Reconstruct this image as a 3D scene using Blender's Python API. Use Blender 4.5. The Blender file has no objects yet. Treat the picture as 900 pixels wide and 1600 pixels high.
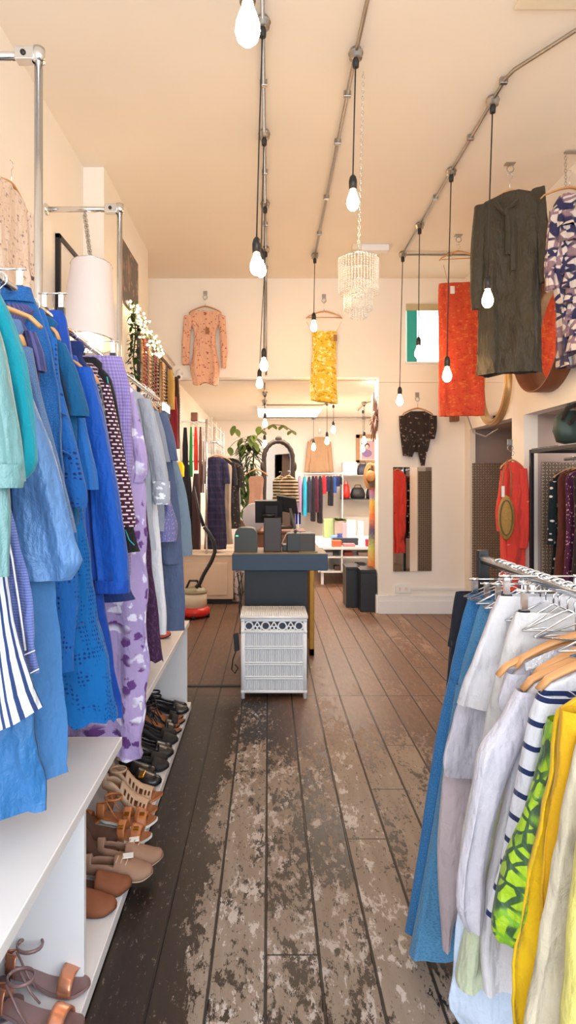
import bpy, math, random
from mathutils import Vector, Matrix, noise as mnoise
random.seed(7)
PI = math.pi
C = bpy.context.scene.collection
EYE = 1.46
VX, VY, F = 420.0, 755.0, 960.0          # vanishing point and focal length measured on the 900x1600 photograph

def at(px, py, Y):
    """real-world point that stands at depth Y behind the given spot of the photograph (used to take measurements)"""
    s = F / Y
    return Vector(((px - VX) / s, Y, EYE - (py - VY) / s))
def wx(px, Y): return (px - VX) * Y / F
def wz(py, Y): return EYE - (py - VY) * Y / F

# ------------------------------------------------------------------ materials
def lin(c):
    return tuple(((v / 12.92) if v <= .04045 else ((v + .055) / 1.055) ** 2.4) for v in c)
def rgb(*c):
    """sRGB 0-255"""
    return lin([v / 255 for v in c])
class NT:
    def __init__(s, name):
        s.m = bpy.data.materials.new(name); s.m.use_nodes = True
        s.n = s.m.node_tree.nodes; s.l = s.m.node_tree.links
        s.b = s.n['Principled BSDF']
    def node(s, t, **kw):
        n = s.n.new(t)
        for k, v in kw.items(): setattr(n, k, v)
        return n
    def link(s, a, b): s.l.new(a, b)
    def val(s, sock, v):
        if hasattr(v, 'is_output') or hasattr(v, 'links'): s.l.new(v, sock)
        elif isinstance(v, (tuple, list)) and len(v) == 3 and sock.type == 'RGBA': sock.default_value = (*v, 1)
        else: sock.default_value = v
    def math(s, op, a, b=None, c=None):
        n = s.node('ShaderNodeMath', operation=op)
        s.val(n.inputs[0], a)
        if b is not None: s.val(n.inputs[1], b)
        if c is not None: s.val(n.inputs[2], c)
        return n.outputs[0]
    def mix(s, f, a, b):
        n = s.node('ShaderNodeMix', data_type='RGBA')
        s.val(n.inputs[0], f); s.val(n.inputs[6], a); s.val(n.inputs[7], b)
        return n.outputs[2]
    def mul(s, a, b):
        n = s.node('ShaderNodeMix', data_type='RGBA', blend_type='MULTIPLY')
        n.inputs[0].default_value = 1; s.val(n.inputs[6], a); s.val(n.inputs[7], b)
        return n.outputs[2]
    def coord(s, kind='Object', scale=(1, 1, 1)):
        t = s.node('ShaderNodeTexCoord'); mp = s.node('ShaderNodeMapping')
        mp.inputs['Scale'].default_value = scale
        s.link(t.outputs[kind], mp.inputs['Vector'])
        return mp.outputs[0]
    def noise(s, vec, scale, detail=3, rough=.5, dist=0):
        n = s.node('ShaderNodeTexNoise'); s.link(vec, n.inputs['Vector'])
        n.inputs['Scale'].default_value = scale; n.inputs['Detail'].default_value = detail
        n.inputs['Roughness'].default_value = rough; n.inputs['Distortion'].default_value = dist
        return n.outputs['Fac']
    def voro(s, vec, scale, feature='F1', out='Distance', rnd=1):
        n = s.node('ShaderNodeTexVoronoi', feature=feature); s.link(vec, n.inputs['Vector'])
        n.inputs['Scale'].default_value = scale; n.inputs['Randomness'].default_value = rnd
        return n.outputs[out]
    def step(s, v, lo, hi):
        n = s.node('ShaderNodeMapRange', interpolation_type='SMOOTHSTEP'); s.val(n.inputs[0], v)
        n.inputs[1].default_value = lo; n.inputs[2].default_value = hi
        return n.outputs[0]
    def bump(s, h, strength=.3, dist=.01):
        n = s.node('ShaderNodeBump'); n.inputs['Strength'].default_value = strength
        n.inputs['Distance'].default_value = dist
        s.link(h, n.inputs['Height']); s.link(n.outputs[0], s.b.inputs['Normal'])
    def sep(s, vec):
        n = s.node('ShaderNodeSeparateXYZ'); s.link(vec, n.inputs[0]); return n.outputs
    def out(s, col=None, rough=None, metal=None):
        if col is not None: s.val(s.b.inputs['Base Color'], col)
        if rough is not None: s.val(s.b.inputs['Roughness'], rough)
        if metal is not None: s.val(s.b.inputs['Metallic'], metal)
        return s.m

def plain(name, c, rough=.6, metal=0, var=.08, nscale=8, bump=0, kind='Object', spec=None):
    t = NT(name); v = t.coord(kind)
    n = t.noise(v, nscale, 4)
    col = t.mix(n, tuple(x * (1 - var) for x in c), tuple(min(1, x * (1 + var)) for x in c))
    if bump: t.bump(t.noise(v, nscale * 6, 4), bump, .004)
    if spec is not None: t.b.inputs['Specular IOR Level'].default_value = spec
    return t.out(col, rough, metal)

def emis(name, c, strength):
    t = NT(name); t.b.inputs['Emission Color'].default_value = (*c, 1)
    t.b.inputs['Emission Strength'].default_value = strength
    return t.out(c, .4)

def glass(name, c=(1, 1, 1), rough=.02):
    t = NT(name); t.b.inputs['Transmission Weight'].default_value = 1; t.b.inputs['IOR'].default_value = 1.4
    return t.out(c, rough)

def fab(name, c, pat=None, c2=(1, 1, 1), k=20., rough=.8, metal=0, w=.5, c3=None, wr=.35, ws=14):
    """cloth: c base colour, pat a surface pattern in cloth coordinates (metres)"""
    t = NT(name)
    uv = t.coord('UV')
    ob = t.coord('Object', (1, 1, .25))
    n = t.noise(ob, 9, 3)
    base = t.mix(n, tuple(x * .84 for x in c), tuple(min(1, x * 1.12) for x in c))
    u, v, _ = t.sep(uv)
    f = None
    if pat == 'vstripe': f = t.math('LESS_THAN', t.math('FRACT', t.math('MULTIPLY', u, k)), w)
    elif pat == 'hstripe': f = t.math('LESS_THAN', t.math('FRACT', t.math('MULTIPLY', v, k)), w)
    elif pat == 'dots': f = t.math('LESS_THAN', t.voro(uv, k, rnd=.75), w)
    elif pat == 'floral':
        d = t.voro(uv, k); nn = t.noise(uv, k * 1.7, 3, .6)
        f = t.step(t.math('ADD', d, t.math('MULTIPLY', nn, .9)), w + .48, w + .34)
    elif pat == 'snake': f = t.step(t.voro(uv, k, 'DISTANCE_TO_EDGE'), w + .05, w)
    elif pat == 'speckle': f = t.step(t.noise(uv, k, 5, .7), w, w + .06)
    elif pat == 'check':
        a = t.math('LESS_THAN', t.math('FRACT', t.math('MULTIPLY', u, k)), w)
        b = t.math('LESS_THAN', t.math('FRACT', t.math('MULTIPLY', v, k)), w)
        f = t.math('MULTIPLY', t.math('ADD', a, b), .5)
    elif pat == 'brick':
        a = t.math('LESS_THAN', t.math('FRACT', t.math('MULTIPLY', v, k)), .4)
        row = t.math('FLOOR', t.math('MULTIPLY', v, k))
        b = t.math('LESS_THAN', t.math('FRACT', t.math('ADD', t.math('MULTIPLY', u, k * .7), t.math('MULTIPLY', row, .5))), .65)
        f = t.math('MULTIPLY', a, b)
    elif pat == 'eyelet':
        f = t.math('MULTIPLY', t.math('LESS_THAN', t.voro(uv, k, rnd=.25), w), t.step(t.noise(uv, k * .22, 1), .48, .56))
    elif pat == 'bands':
        rp = t.node('ShaderNodeValToRGB'); cr = rp.color_ramp
        cols = [rgb(235, 205, 90), rgb(240, 130, 70), rgb(95, 95, 125), rgb(210, 205, 110), rgb(240, 140, 80), rgb(215, 90, 100), rgb(150, 140, 170)]
        while len(cr.elements) < len(cols): cr.elements.new(.5)
        for i, q in enumerate(cols): cr.elements[i].position = i / 6; cr.elements[i].color = (*q, 1)
        t.link(t.math('FRACT', t.math('ADD', t.math('MULTIPLY', v, -k), t.math('MULTIPLY', t.noise(uv, 40, 3), .18))), rp.inputs[0])
        base = t.mul(base, rp.outputs[0])
    if f is not None:
        cc = c2
        if c3: cc = t.mix(t.step(t.noise(uv, k * .45, 1), .45, .55), c2, c3)
        base = t.mix(f, base, cc)
    # creases run mostly down the cloth, a fine weave lies over them
    cr = t.noise(t.coord('Object', (1, 1, .32)), ws, 3, .55)
    fine = t.noise(t.coord('Object'), 420, 2)
    cr2 = t.noise(t.coord('Object', (1, 1, .7)), ws * 2.6, 4, .6, .6)
    h = t.math('ADD', t.math('ADD', t.math('MULTIPLY', cr, 1), t.math('MULTIPLY', cr2, .2)), t.math('MULTIPLY', fine, .02))
    t.bump(h, min(1, wr * 1.9), .042)
    t.b.inputs['Sheen Weight'].default_value = .15
    t.b.inputs['Specular IOR Level'].default_value = .25 if rough > .6 else .5
    return t.out(base, rough, metal)

# ------------------------------------------------------------------ mesh builder
class MB:
    def __init__(s): s.v = []; s.f = []; s.uv = {}; s.sm = []
    def add(s, vs, fs, uvs=None, smooth=True):
        o = len(s.v); s.v += [Vector(p) for p in vs]
        for i, f in enumerate(fs):
            if uvs: s.uv[len(s.f)] = [uvs[j] for j in f] if not isinstance(uvs, dict) else uvs[i]
            s.f.append([j + o for j in f]); s.sm.append(smooth)
        return s
    def box(s, x0, x1, y0, y1, z0, z1, b=0):
        if b <= 0 or min(abs(x1 - x0), abs(y1 - y0), abs(z1 - z0)) < 2.2 * b:
            vs = [(x, y, z) for x in (x0, x1) for y in (y0, y1) for z in (z0, z1)]
            return s.add(vs, [(0, 1, 3, 2), (4, 6, 7, 5), (0, 4, 5, 1), (2, 3, 7, 6), (0, 2, 6, 4), (1, 5, 7, 3)], smooth=False)
        # bevelled box
        import bmesh
        bm = bmesh.new(); bmesh.ops.create_cube(bm, size=1)
        for v in bm.verts:
            v.co = Vector(((x0 + x1) / 2 + v.co.x * (x1 - x0), (y0 + y1) / 2 + v.co.y * (y1 - y0), (z0 + z1) / 2 + v.co.z * (z1 - z0)))
        bmesh.ops.bevel(bm, geom=list(bm.edges), offset=b, segments=2, affect='EDGES', profile=.5)
        bm.verts.index_update()
        s.add([v.co.copy() for v in bm.verts], [[v.index for v in f.verts] for f in bm.faces], smooth=False); bm.free()
        return s
    def obox(s, c, ax, ay, az):
        """box about centre c with half-axis vectors"""
        c, ax, ay, az = map(Vector, (c, ax, ay, az))
        vs = [c + ax * i + ay * j + az * k for i in (-1, 1) for j in (-1, 1) for k in (-1, 1)]
        return s.add(vs, [(0, 1, 3, 2), (4, 6, 7, 5), (0, 4, 5, 1), (2, 3, 7, 6), (0, 2, 6, 4), (1, 5, 7, 3)], smooth=False)
    def tube(s, pts, r, n=10, caps=True, flat=1.0):
        pts = [Vector(p) for p in pts]; m = len(pts)
        rs = r if isinstance(r, (list, tuple)) else [r] * m
        up = None; vs = []
        for i, p in enumerate(pts):
            d = (pts[min(i + 1, m - 1)] - pts[max(i - 1, 0)])
            if d.length < 1e-9: d = Vector((0, 0, 1))
            d.normalize()
            if up is None:
                up = Vector((0, 0, 1)) if abs(d.z) < .9 else Vector((1, 0, 0))
            a = d.cross(up); a.normalize(); b = a.cross(d); b.normalize(); up = b
            for k in range(n):
                t = 2 * PI * k / n
                vs.append(p + (a * math.cos(t) + b * math.sin(t) * flat) * rs[i])
        fs = [(i * n + k, i * n + (k + 1) % n, (i + 1) * n + (k + 1) % n, (i + 1) * n + k) for i in range(m - 1) for k in range(n)]
        if caps: fs += [tuple(range(n - 1, -1, -1)), tuple((m - 1) * n + k for k in range(n))]
        return s.add(vs, fs)
    def lathe(s, c, prof, n=20, axis='z', ex=1, ey=1, caps=True):
        """prof = [(r, h)...] around axis through c"""
        vs = []
        for r, h in prof:
            for k in range(n):
                t = 2 * PI * k / n; a, b = r * math.cos(t) * ex, r * math.sin(t) * ey
                q = {'z': (a, b, h), 'y': (a, h, b), 'x': (h, a, b)}[axis]
                vs.append(Vector(c) + Vector(q))
        m = len(prof)
        fs = [(i * n + k, i * n + (k + 1) % n, (i + 1) * n + (k + 1) % n, (i + 1) * n + k) for i in range(m - 1) for k in range(n)]
        if caps and prof[0][0] > 1e-4: fs.append(tuple(range(n)))
        if caps and prof[-1][0] > 1e-4: fs.append(tuple((m - 1) * n + k for k in range(n)))
        return s.add(vs, fs)
    def ball(s, c, r, n=10, sq=(1, 1, 1)):
        vs = []; fs = []
        for i in range(n + 1):
            ph = PI * i / n
            for k in range(n * 2):
                t = PI * k / n
                vs.append(Vector(c) + Vector((r * sq[0] * math.sin(ph) * math.cos(t), r * sq[1] * math.sin(ph) * math.sin(t), r * sq[2] * math.cos(ph))))
        for i in range(n):
            for k in range(2 * n):
                fs.append((i * 2 * n + k, i * 2 * n + (k + 1) % (2 * n), (i + 1) * 2 * n + (k + 1) % (2 * n), (i + 1) * 2 * n + k))
        return s.add(vs, fs)
    def torus(s, c, R, r, axis='y', n=24, m=8, arc=2 * PI, a0=0, ey=1):
        pts = []
        for i in range(n + 1):
            t = a0 + arc * i / n; a, b = R * math.cos(t), R * math.sin(t) * ey
            pts.append(Vector(c) + Vector({'z': (a, b, 0), 'y': (a, 0, b), 'x': (0, a, b)}[axis]))
        return s.tube(pts, r, m, caps=arc < 6.2)
    def loft(s, rows, n=60, amp=.01, ks=(5, 9), ph=None, yaw=0, hem=None, u0=0, cap=False, ampf=None, xe=.8, ye=.75):
        """rows = (cx, cy, z, half width, half depth); hanging cloth with folds that deepen downwards"""
        ph = ph or (random.random() * 6, random.random() * 6)
        m = len(rows); vs = []; uvs = []; sd = random.random() * 50
        per = 2 * max(r[3] for r in rows) * 2
        for i, (cx, cy, z, hw, hd) in enumerate(rows):
            v = i / (m - 1); am = amp * (ampf(v) if ampf else (.15 + .85 * v))
            for k in range(n + 1):
                a = 2 * PI * (k % n) / n
                ca, sa = math.cos(a), math.sin(a)
                f = math.sin(ks[0] * a + ph[0] + .5 * v) + .6 * math.sin(ks[1] * a + ph[1] - 1.2 * v)
                x = hw * math.copysign(abs(ca) ** xe, ca) + am * f * .5 * ca
                y = hd * math.copysign(abs(sa) ** ye, sa) + am * f * (.55 + .45 * abs(sa)) * (1 if sa >= 0 else 1)
                zz = z
                if amp > .004:
                    q1 = mnoise.noise(Vector((x * 8 + sd, y * 5, z * 1.5)))
                    q2 = mnoise.noise(Vector((x * 19 + z * 5, y * 9 + sd, z * 6)))
                    q3 = mnoise.noise(Vector((x * 34 - z * 14, y * 9 + sd, z * 17)))
                    y += am * (3.2 * q1 + 1.5 * q2) + amp * .5 * q3
                    x += am * (.9 * q1 + .8 * q2) * abs(ca)
                if hem and i >= m - 6: zz += hem(x / max(hw, .01), a) * ((i - (m - 7)) / 6.0)
                yy = cy + y + x * math.tan(yaw)
                vs.append((cx + x, yy, zz)); uvs.append((per * k / n + u0, z))
        q = n + 1
        fs = [(i * q + k, i * q + k + 1, (i + 1) * q + k + 1, (i + 1) * q + k) for i in range(m - 1) for k in range(n)]
        s.add(vs, fs, uvs)
        if cap: s.add([vs[k] for k in range(n)], [tuple(range(n))])
        return s
    def build(s, name, mat, parent=None, local=False, smooth=None):
        me = bpy.data.meshes.new(name)
        if parent is None and not local:
            xs = [p.x for p in s.v]; ys = [p.y for p in s.v]; zs = [p.z for p in s.v]
            org = Vector(((min(xs) + max(xs)) / 2, (min(ys) + max(ys)) / 2, min(zs)))
        elif parent is not None and not local: org = base_of(parent)
        else: org = Vector((0, 0, 0))
        me.from_pydata([tuple(p - org) for p in s.v], [], s.f)
        if s.uv:
            l = me.uv_layers.new(name='UVMap')
            for i, p in enumerate(me.polygons):
                if i in s.uv:
                    for j, li in enumerate(p.loop_indices): l.data[li].uv = s.uv[i][j]
        for i, p in enumerate(me.polygons): p.use_smooth = s.sm[i] if smooth is None else smooth
        mats = mat if isinstance(mat, (list, tuple)) else [mat]
        for q in mats: me.materials.append(q)
        o = bpy.data.objects.new(name, me); C.objects.link(o)
        if parent is not None: o.parent = parent
        elif not local: o.location = org
        me.update()
        return o
def base_of(o):
    p = Vector((0, 0, 0))
    while o: p += o.location; o = o.parent
    return p
def tag(o, label=None, cat=None, group=None, kind=None):
    if label: o['label'] = label
    if cat: o['category'] = cat
    if group: o['group'] = group
    if kind: o['kind'] = kind
    return o
def thing(name, label, cat, loc, group=None, rz=0):
    o = bpy.data.objects.new(name, None); C.objects.link(o); o.empty_display_size = .05
    o.location = loc; o.rotation_euler = (0, 0, rz)
    return tag(o, label, cat, group)
def struct(name, mb, mat): return tag(mb.build(name, mat), kind='structure')
def copy_tree(o, parent=None):
    c = o.copy(); C.objects.link(c)
    if parent: c.parent = parent
    for ch in list(o.children): copy_tree(ch, c)
    return c
def resample(rows, m=34):
    """rows of tuples keyed by descending z (index 0); smooth interpolation along the list"""
    n = len(rows); out = []
    acc = [0]
    for i in range(1, n): acc.append(acc[-1] + abs(rows[i][0] - rows[i - 1][0]) + .15 * abs(rows[i][1] - rows[i - 1][1]) + 1e-4)
    T = acc[-1]
    for q in range(m):
        t = T * q / (m - 1); i = 0
        while i < n - 2 and acc[i + 1] < t: i += 1
        f = (t - acc[i]) / (acc[i + 1] - acc[i]); f = max(0, min(1, f))
        p0 = rows[max(i - 1, 0)]; p1 = rows[i]; p2 = rows[i + 1]; p3 = rows[min(i + 2, n - 1)]
        r = []
        for a, b, c, d in zip(p0, p1, p2, p3):
            cat = .5 * ((2 * b) + (c - a) * f + (2 * a - 5 * b + 4 * c - d) * f * f + (-a + 3 * b - 3 * c + d) * f ** 3)
            r.append(.5 * cat + .5 * (b + (c - b) * f))
        out.append(tuple(r))
    return out
def lp(a, b, t): return a + (b - a) * t
# ------------------------------------------------------------------ camera, world
cd = bpy.data.cameras.new('camera'); cam = bpy.data.objects.new('camera', cd); C.objects.link(cam)
cam.location = (0, 0, EYE); cam.rotation_euler = (PI / 2, 0, 0)
cd.sensor_fit = 'VERTICAL'; cd.sensor_height = 36; cd.lens = 36 * F / 1600
cd.shift_x = 30 / 1600; cd.shift_y = -45 / 1600
cd.clip_start = .02
bpy.context.scene.camera = cam
w = bpy.data.worlds.new('world'); bpy.context.scene.world = w; w.use_nodes = True
w.node_tree.nodes['Background'].inputs[0].default_value = (.82, .92, 1, 1)
w.node_tree.nodes['Background'].inputs[1].default_value = 1.2
sc = bpy.context.scene
sc.view_settings.view_transform = 'Standard'; sc.view_settings.look = 'None'; sc.view_settings.exposure = .42
sc.cycles.max_bounces = 8; sc.cycles.diffuse_bounces = 5

# ------------------------------------------------------------------ setting materials
M = {}
M['wall'] = plain('wall paint', (.84, .79, .72), .75, var=.03, nscale=3, bump=.05)
M['ceil'] = plain('ceiling paint', (.84, .76, .66), .8, var=.05, nscale=1.2)
M['white'] = plain('white paint', (.8, .8, .8), .45, var=.04)
M['mauve'] = plain('mauve grey paint', rgb(176, 160, 154), .7, var=.04)
M['bench'] = plain('white laminate', rgb(222, 222, 226), .4, var=.03, nscale=5)
M['chrome'] = plain('chrome', (.75, .76, .78), .16, 1, .02)
M['dchrome'] = plain('galvanised steel', (.42, .40, .38), .35, 1, .2, 30)
M['black'] = plain('black plastic', (.012, .012, .013), .4, var=.1)
M['dark'] = plain('dark metal', (.03, .03, .033), .35, .6)
M['wood'] = plain('pale wood', rgb(205, 150, 98), .45, var=.12, nscale=14)
M['dwood'] = plain('brown wood', rgb(120, 72, 48), .45, var=.2, nscale=10)
M['gold'] = plain('gilt', rgb(190, 140, 60), .35, .7, .2, 20)
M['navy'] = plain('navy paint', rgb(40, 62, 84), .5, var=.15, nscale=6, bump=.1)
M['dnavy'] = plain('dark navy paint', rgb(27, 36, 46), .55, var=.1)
M['cord'] = plain('black cord', (.02, .018, .016), .6)
M['mirror'] = plain('mirror glass', (.9, .9, .9), .02, 1, 0)
M['silver'] = plain('silver foil', (.7, .7, .72), .25, .9)
M['cream'] = plain('cream plastic', rgb(226, 212, 188), .5)
M['red'] = plain('red plastic', rgb(205, 40, 30), .35)
M['tag'] = plain('white card', (.85, .85, .83), .7, var=.02)
M['kraft'] = plain('brown card', rgb(150, 105, 70), .8)
M['bulb'] = emis('lit bulb', (1, .62, .30), 78)
M['fairy'] = emis('fairy light', (1, .75, .35), 25)
M['tube'] = emis('fluorescent panel', (1, .97, .93), 7)

def floor_mat():
    t = NT('distressed floorboards'); o = t.coord('Object')
    # the floor object origin sits at its middle: use generated world-like metres
    g = t.node('ShaderNodeNewGeometry').outputs['Position']
    x, y, z = t.sep(g)
    bx = t.math('DIVIDE', t.math('ADD', x, .01), .165)
    bi = t.math('FLOOR', bx); bf = t.math('FRACT', bx)
    far = t.math('GREATER_THAN', y, 4.22)
    # random per board
    wn = t.node('ShaderNodeTexWhiteNoise', noise_dimensions='2D')
    cb = t.node('ShaderNodeCombineXYZ'); t.link(bi, cb.inputs[0]); t.link(far, cb.inputs[1]); t.link(cb.outputs[0], wn.inputs['Vector'])
    rnd = wn.outputs['Value']
    seam = t.math('MAXIMUM', t.step(t.math('ABSOLUTE', t.math('SUBTRACT', bf, .5)), .462, .482), 0)
    # cross joints
    ys = t.math('FRACT', t.math('DIVIDE', t.math('ADD', y, t.math('MULTIPLY', rnd, 5.0)), 3.1))
    j1 = t.math('LESS_THAN', t.math('MULTIPLY', ys, 3.1), .006)
    j2 = t.math('LESS_THAN', t.math('ABSOLUTE', t.math('SUBTRACT', y, 4.22)), .006)
    seam = t.math('MAXIMUM', seam, t.math('MAXIMUM', j1, j2))
    off = t.node('ShaderNodeCombineXYZ'); t.link(t.math('MULTIPLY', rnd, 37), off.inputs[2]); 
    va = t.node('ShaderNodeVectorMath', operation='ADD'); t.link(g, va.inputs[0]); t.link(off.outputs[0], va.inputs[1])
    st = t.node('ShaderNodeMapping'); st.inputs['Scale'].default_value = (1, .16, 1); t.link(va.outputs[0], st.inputs[0]); sv = st.outputs[0]
    st2 = t.node('ShaderNodeMapping'); st2.inputs['Scale'].default_value = (1, .45, 1); t.link(va.outputs[0], st2.inputs[0]); sv2 = st2.outputs[0]
    grain = t.noise(sv, 55, 5, .65)
    n1 = t.noise(sv2, 9, 12, .76, .25)          # paint loss patches
    n2 = t.noise(sv2, 46, 8, .75)
    big = t.noise(g, 1.1, 2)
    # how much paint is left: most in the aisle near the camera, least along the left unit and around the counter
    ax = t.math('ABSOLUTE', t.math('SUBTRACT', x, .12))
    left = t.step(x, -.17, -.36)
    mid = t.math('MULTIPLY', t.step(y, 3.1, 3.9), .10)
    nearr = t.step(t.math('ADD', x, t.math('MULTIPLY', y, -.06)), .34, .5)
    th = t.math('ADD', t.math('ADD', .462, t.math('MULTIPLY', left, .24)), mid)
    th = t.math('ADD', th, t.math('MULTIPLY', t.math('SUBTRACT', rnd, .5), .06))
    th = t.math('ADD', th, t.math('MULTIPLY', t.math('SUBTRACT', big, .5), .22))
    th = t.math('ADD', th, t.math('MULTIPLY', t.math('MULTIPLY', nearr, t.step(y, 2.2, 1.8)), .14))
    m = t.math('ADD', t.math('MULTIPLY', n1, .52), t.math('MULTIPLY', n2, .48))
    d = t.math('SUBTRACT', m, th)
    paint = t.step(d, -.004, .008)
    white = t.step(t.math('SUBTRACT', t.noise(sv2, 19, 8, .72), t.math('MULTIPLY', t.step(ax, .15, .55), .1)), .525, .56)
    dark = t.mix(grain, rgb(16, 12, 10), rgb(46, 34, 28))
    brown = t.mix(grain, rgb(84, 56, 40), rgb(164, 120, 90))
    farw = t.step(t.math('ADD', y, t.math('MULTIPLY', t.math('SUBTRACT', big, .5), 2)), 3.9, 4.7)
    warmr = t.math('MULTIPLY', t.step(x, -.1, .25), t.step(y, 2.6, 4.4))
    bare = t.mix(t.math('MAXIMUM', t.math('MULTIPLY', farw, .5), t.math('MULTIPLY', warmr, .8)), dark, brown)
    pcol = t.mix(t.noise(sv, 24, 4), rgb(118, 102, 90), rgb(166, 151, 138))
    pcol = t.mix(t.math('MULTIPLY', warmr, .75), pcol, t.mix(grain, rgb(124, 90, 66), rgb(190, 152, 122)))
    pcol = t.mix(t.math('MULTIPLY', white, .8), pcol, rgb(206, 196, 192))
    pcol = t.mix(t.math('MULTIPLY', rnd, .25), pcol, rgb(118, 98, 80))
    bare = t.mix(t.math('MULTIPLY', t.step(t.noise(sv2, 60, 6, .8), .60, .63), .55), bare, rgb(150, 134, 122))
    col = t.mix(paint, bare, pcol)
    col = t.mix(t.math('MULTIPLY', t.step(t.noise(sv2, 85, 5, .7), .60, .64), .8), col, bare)
    col = t.mix(t.math('MULTIPLY', seam, .92), col, rgb(14, 10, 9))
    h = t.math('ADD', t.math('MULTIPLY', paint, .25), t.math('MULTIPLY', grain, .3))
    h = t.math('SUBTRACT', h, t.math('MULTIPLY', seam, 1.6))
    t.bump(h, .5, .004)
    ro = t.math('ADD', .36, t.math('MULTIPLY', paint, .22))
    ro = t.math('ADD', ro, t.math('MULTIPLY', n2, .12))
    return t.out(col, ro)
M['floor'] = floor_mat()

def plate_mat():
    t = NT('checker plate'); o = t.coord('Generated'); g = t.node('ShaderNodeNewGeometry').outputs['Position']
    x, y, z = t.sep(g)
    k = 36.
    u = t.math('MULTIPLY', t.math('ADD', x, y), k); v = t.math('MULTIPLY', z, k)
    a = t.math('ADD', t.math('FLOOR', u), t.math('FLOOR', v))
    par = t.math('MODULO', t.math('ABSOLUTE', a), 2)
    fu = t.math('SUBTRACT', t.math('FRACT', u), .5); fv = t.math('SUBTRACT', t.math('FRACT', v), .5)
    sg = t.math('SUBTRACT', t.math('MULTIPLY', par, 2), 1)
    fu2 = t.math('MULTIPLY', fu, sg)
    p = t.math('ADD', fu2, fv); q = t.math('SUBTRACT', fu2, fv)
    d = t.math('ADD', t.math('POWER', t.math('DIVIDE', p, .62), 2), t.math('POWER', t.math('DIVIDE', q, .2), 2))
    h = t.step(d, 1, .3)
    t.bump(h, 1.0, .008)
    col = t.mix(h, rgb(140, 124, 110), rgb(232, 222, 210))
    return t.out(col, .32, .3)
M['plate'] = plate_mat()

# ------------------------------------------------------------------ room shell
XL, XP, XR, CEIL, BC = -1.35, -1.2, 2.2, 3.76, 2.65
YB, YE = 6.9, 11.7
struct('floor', MB().box(-1.6, 3.4, -1.6, YE + .2, -.1, 0), M['floor'])
struct('ceiling', MB().box(-1.6, 3.4, -1.6, YB + .2, CEIL, CEIL + .1), M['ceil'])
struct("ceiling", MB().box(-1.3, 2.4, YB + .2, YE + .2, BC, BC + .1), M['ceil'])
m = MB().box(XL - .1, XL, -1.6, YB, 0, CEIL)
struct('wall_left', m, M['wall'])
struct('trim_1', MB().box(XL, XP, 4.47, 6.1, 0, CEIL), M['wall'])                       # chimney breast
struct('trim_2', MB().box(XP, -1.07, 4.5, YB, 0, 2.78).box(XL, XP, 6.1, YB, 0, 2.78), M['wall'])   # boxed-out lower wall
struct('wall_left', MB().box(-1.2, -1.07, YB, YE, 0, BC), M['wall'])
struct('wall_header', MB().box(XL, 3.2, YB, YB + .22, BC, CEIL), M['wall'])
# back wall right of the opening with its small inner window
x0, x1, z0, z1 = wx(637, YB), wx(686, YB), wz(566, YB), wz(486, YB)
struct('wall_back', MB().box(1.23, 3.2, YB, YB + .22, 0, BC), M['wall'])
struct('wall_far', MB().box(-1.3, 2.4, YE, YE + .1, 0, BC), M['wall'])
struct('wall_right', MB().box(2.3, 2.4, YB + .22, YE, 0, BC), M['wall'])
# right wall: lintel band above two recesses, pier between them
LZ = 2.05
struct('wall_right', MB().box(XR, XR + .12, -1.6, YB, LZ, CEIL).box(XR, XR + .12, -1.6, 2.6, 0, LZ), M['wall'])
struct('trim_3', MB().box(XR, XR + .12, 5.30, 5.56, 0, LZ).box(XR, XR + .06, 6.72, YB, 0, LZ), M['wall'])
struct('wall_recess', MB().box(3.0, 3.1, 2.6, YB, 0, LZ + .1).box(XR, 3.0, 2.5, 2.6, 0, LZ), M['mauve'])
struct('trim_4', MB().box(XR + .12, 3.0, 5.30, 5.56, 0, LZ).box(XR + .06, 3.0, 6.82, YB, 0, LZ).box(XR + .12, 3.1, 2.6, YB, LZ, LZ + .06), M['mauve'])
struct('trim_5', MB().box(1.23, 2.205, YB - .03, YB, BC - .06, BC + .02), M['wall'])
struct('baseboard_back', MB().box(1.23, XR, YB - .025, YB, 0, .2).box(1.23, XR, YB - .035, YB - .025, 0, .14).box(1.205, 1.23, YB, YB + .22, 0, .2), M['white'])
# window: deep lit opening with teal reveal
wt = emis('daylight pane', (.75, 1, .98), 2.2)
wn_ = MB().box(x0, x1, YB - .012, YB - .004, z0, z1)
w1 = struct('window_1', wn_, wt)
fr = MB().box(x0 - .012, x0 + .1, YB - .02, YB - .012, z0, z1)
tl = fr.build('reveal', plain('teal paint', rgb(40, 170, 165), .5), w1)
MB().box(x0 - .02, x1 + .02, YB - .022, YB - .004, z1, z1 + .075).build('window_header', plain('olive grey paint', rgb(190, 178, 140), .6), w1)
MB().box(x0 - .03, x1 + .03, YB - .03, YB - .004, z0 - .02, z0).build('window_sill', M['white'], w1)
# socket and trunking
so = thing('wall_socket', 'white double wall socket above the baseboard under the wall mirror', 'socket', at(629, 925, YB - .02))
b = MB().box(wx(617, YB), wx(641, YB), YB - .03, YB, wz(926, YB), wz(913, YB), .003); b.build('socket_plate', M['white'], so)
b = MB()
for q in (.05, .12): b.box(wx(617, YB) + q - .012, wx(617, YB) + q + .012, YB - .033, YB - .03, wz(922, YB), wz(917, YB))
b.build('socket_holes', M['cream'], so)
tag(MB().box(wx(641, YB), XR, YB - .018, YB, wz(921, YB), wz(918, YB)).build('cable_trunking', M['white']), 'thin white cable trunking running right from the wall socket', 'trunking')
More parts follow.
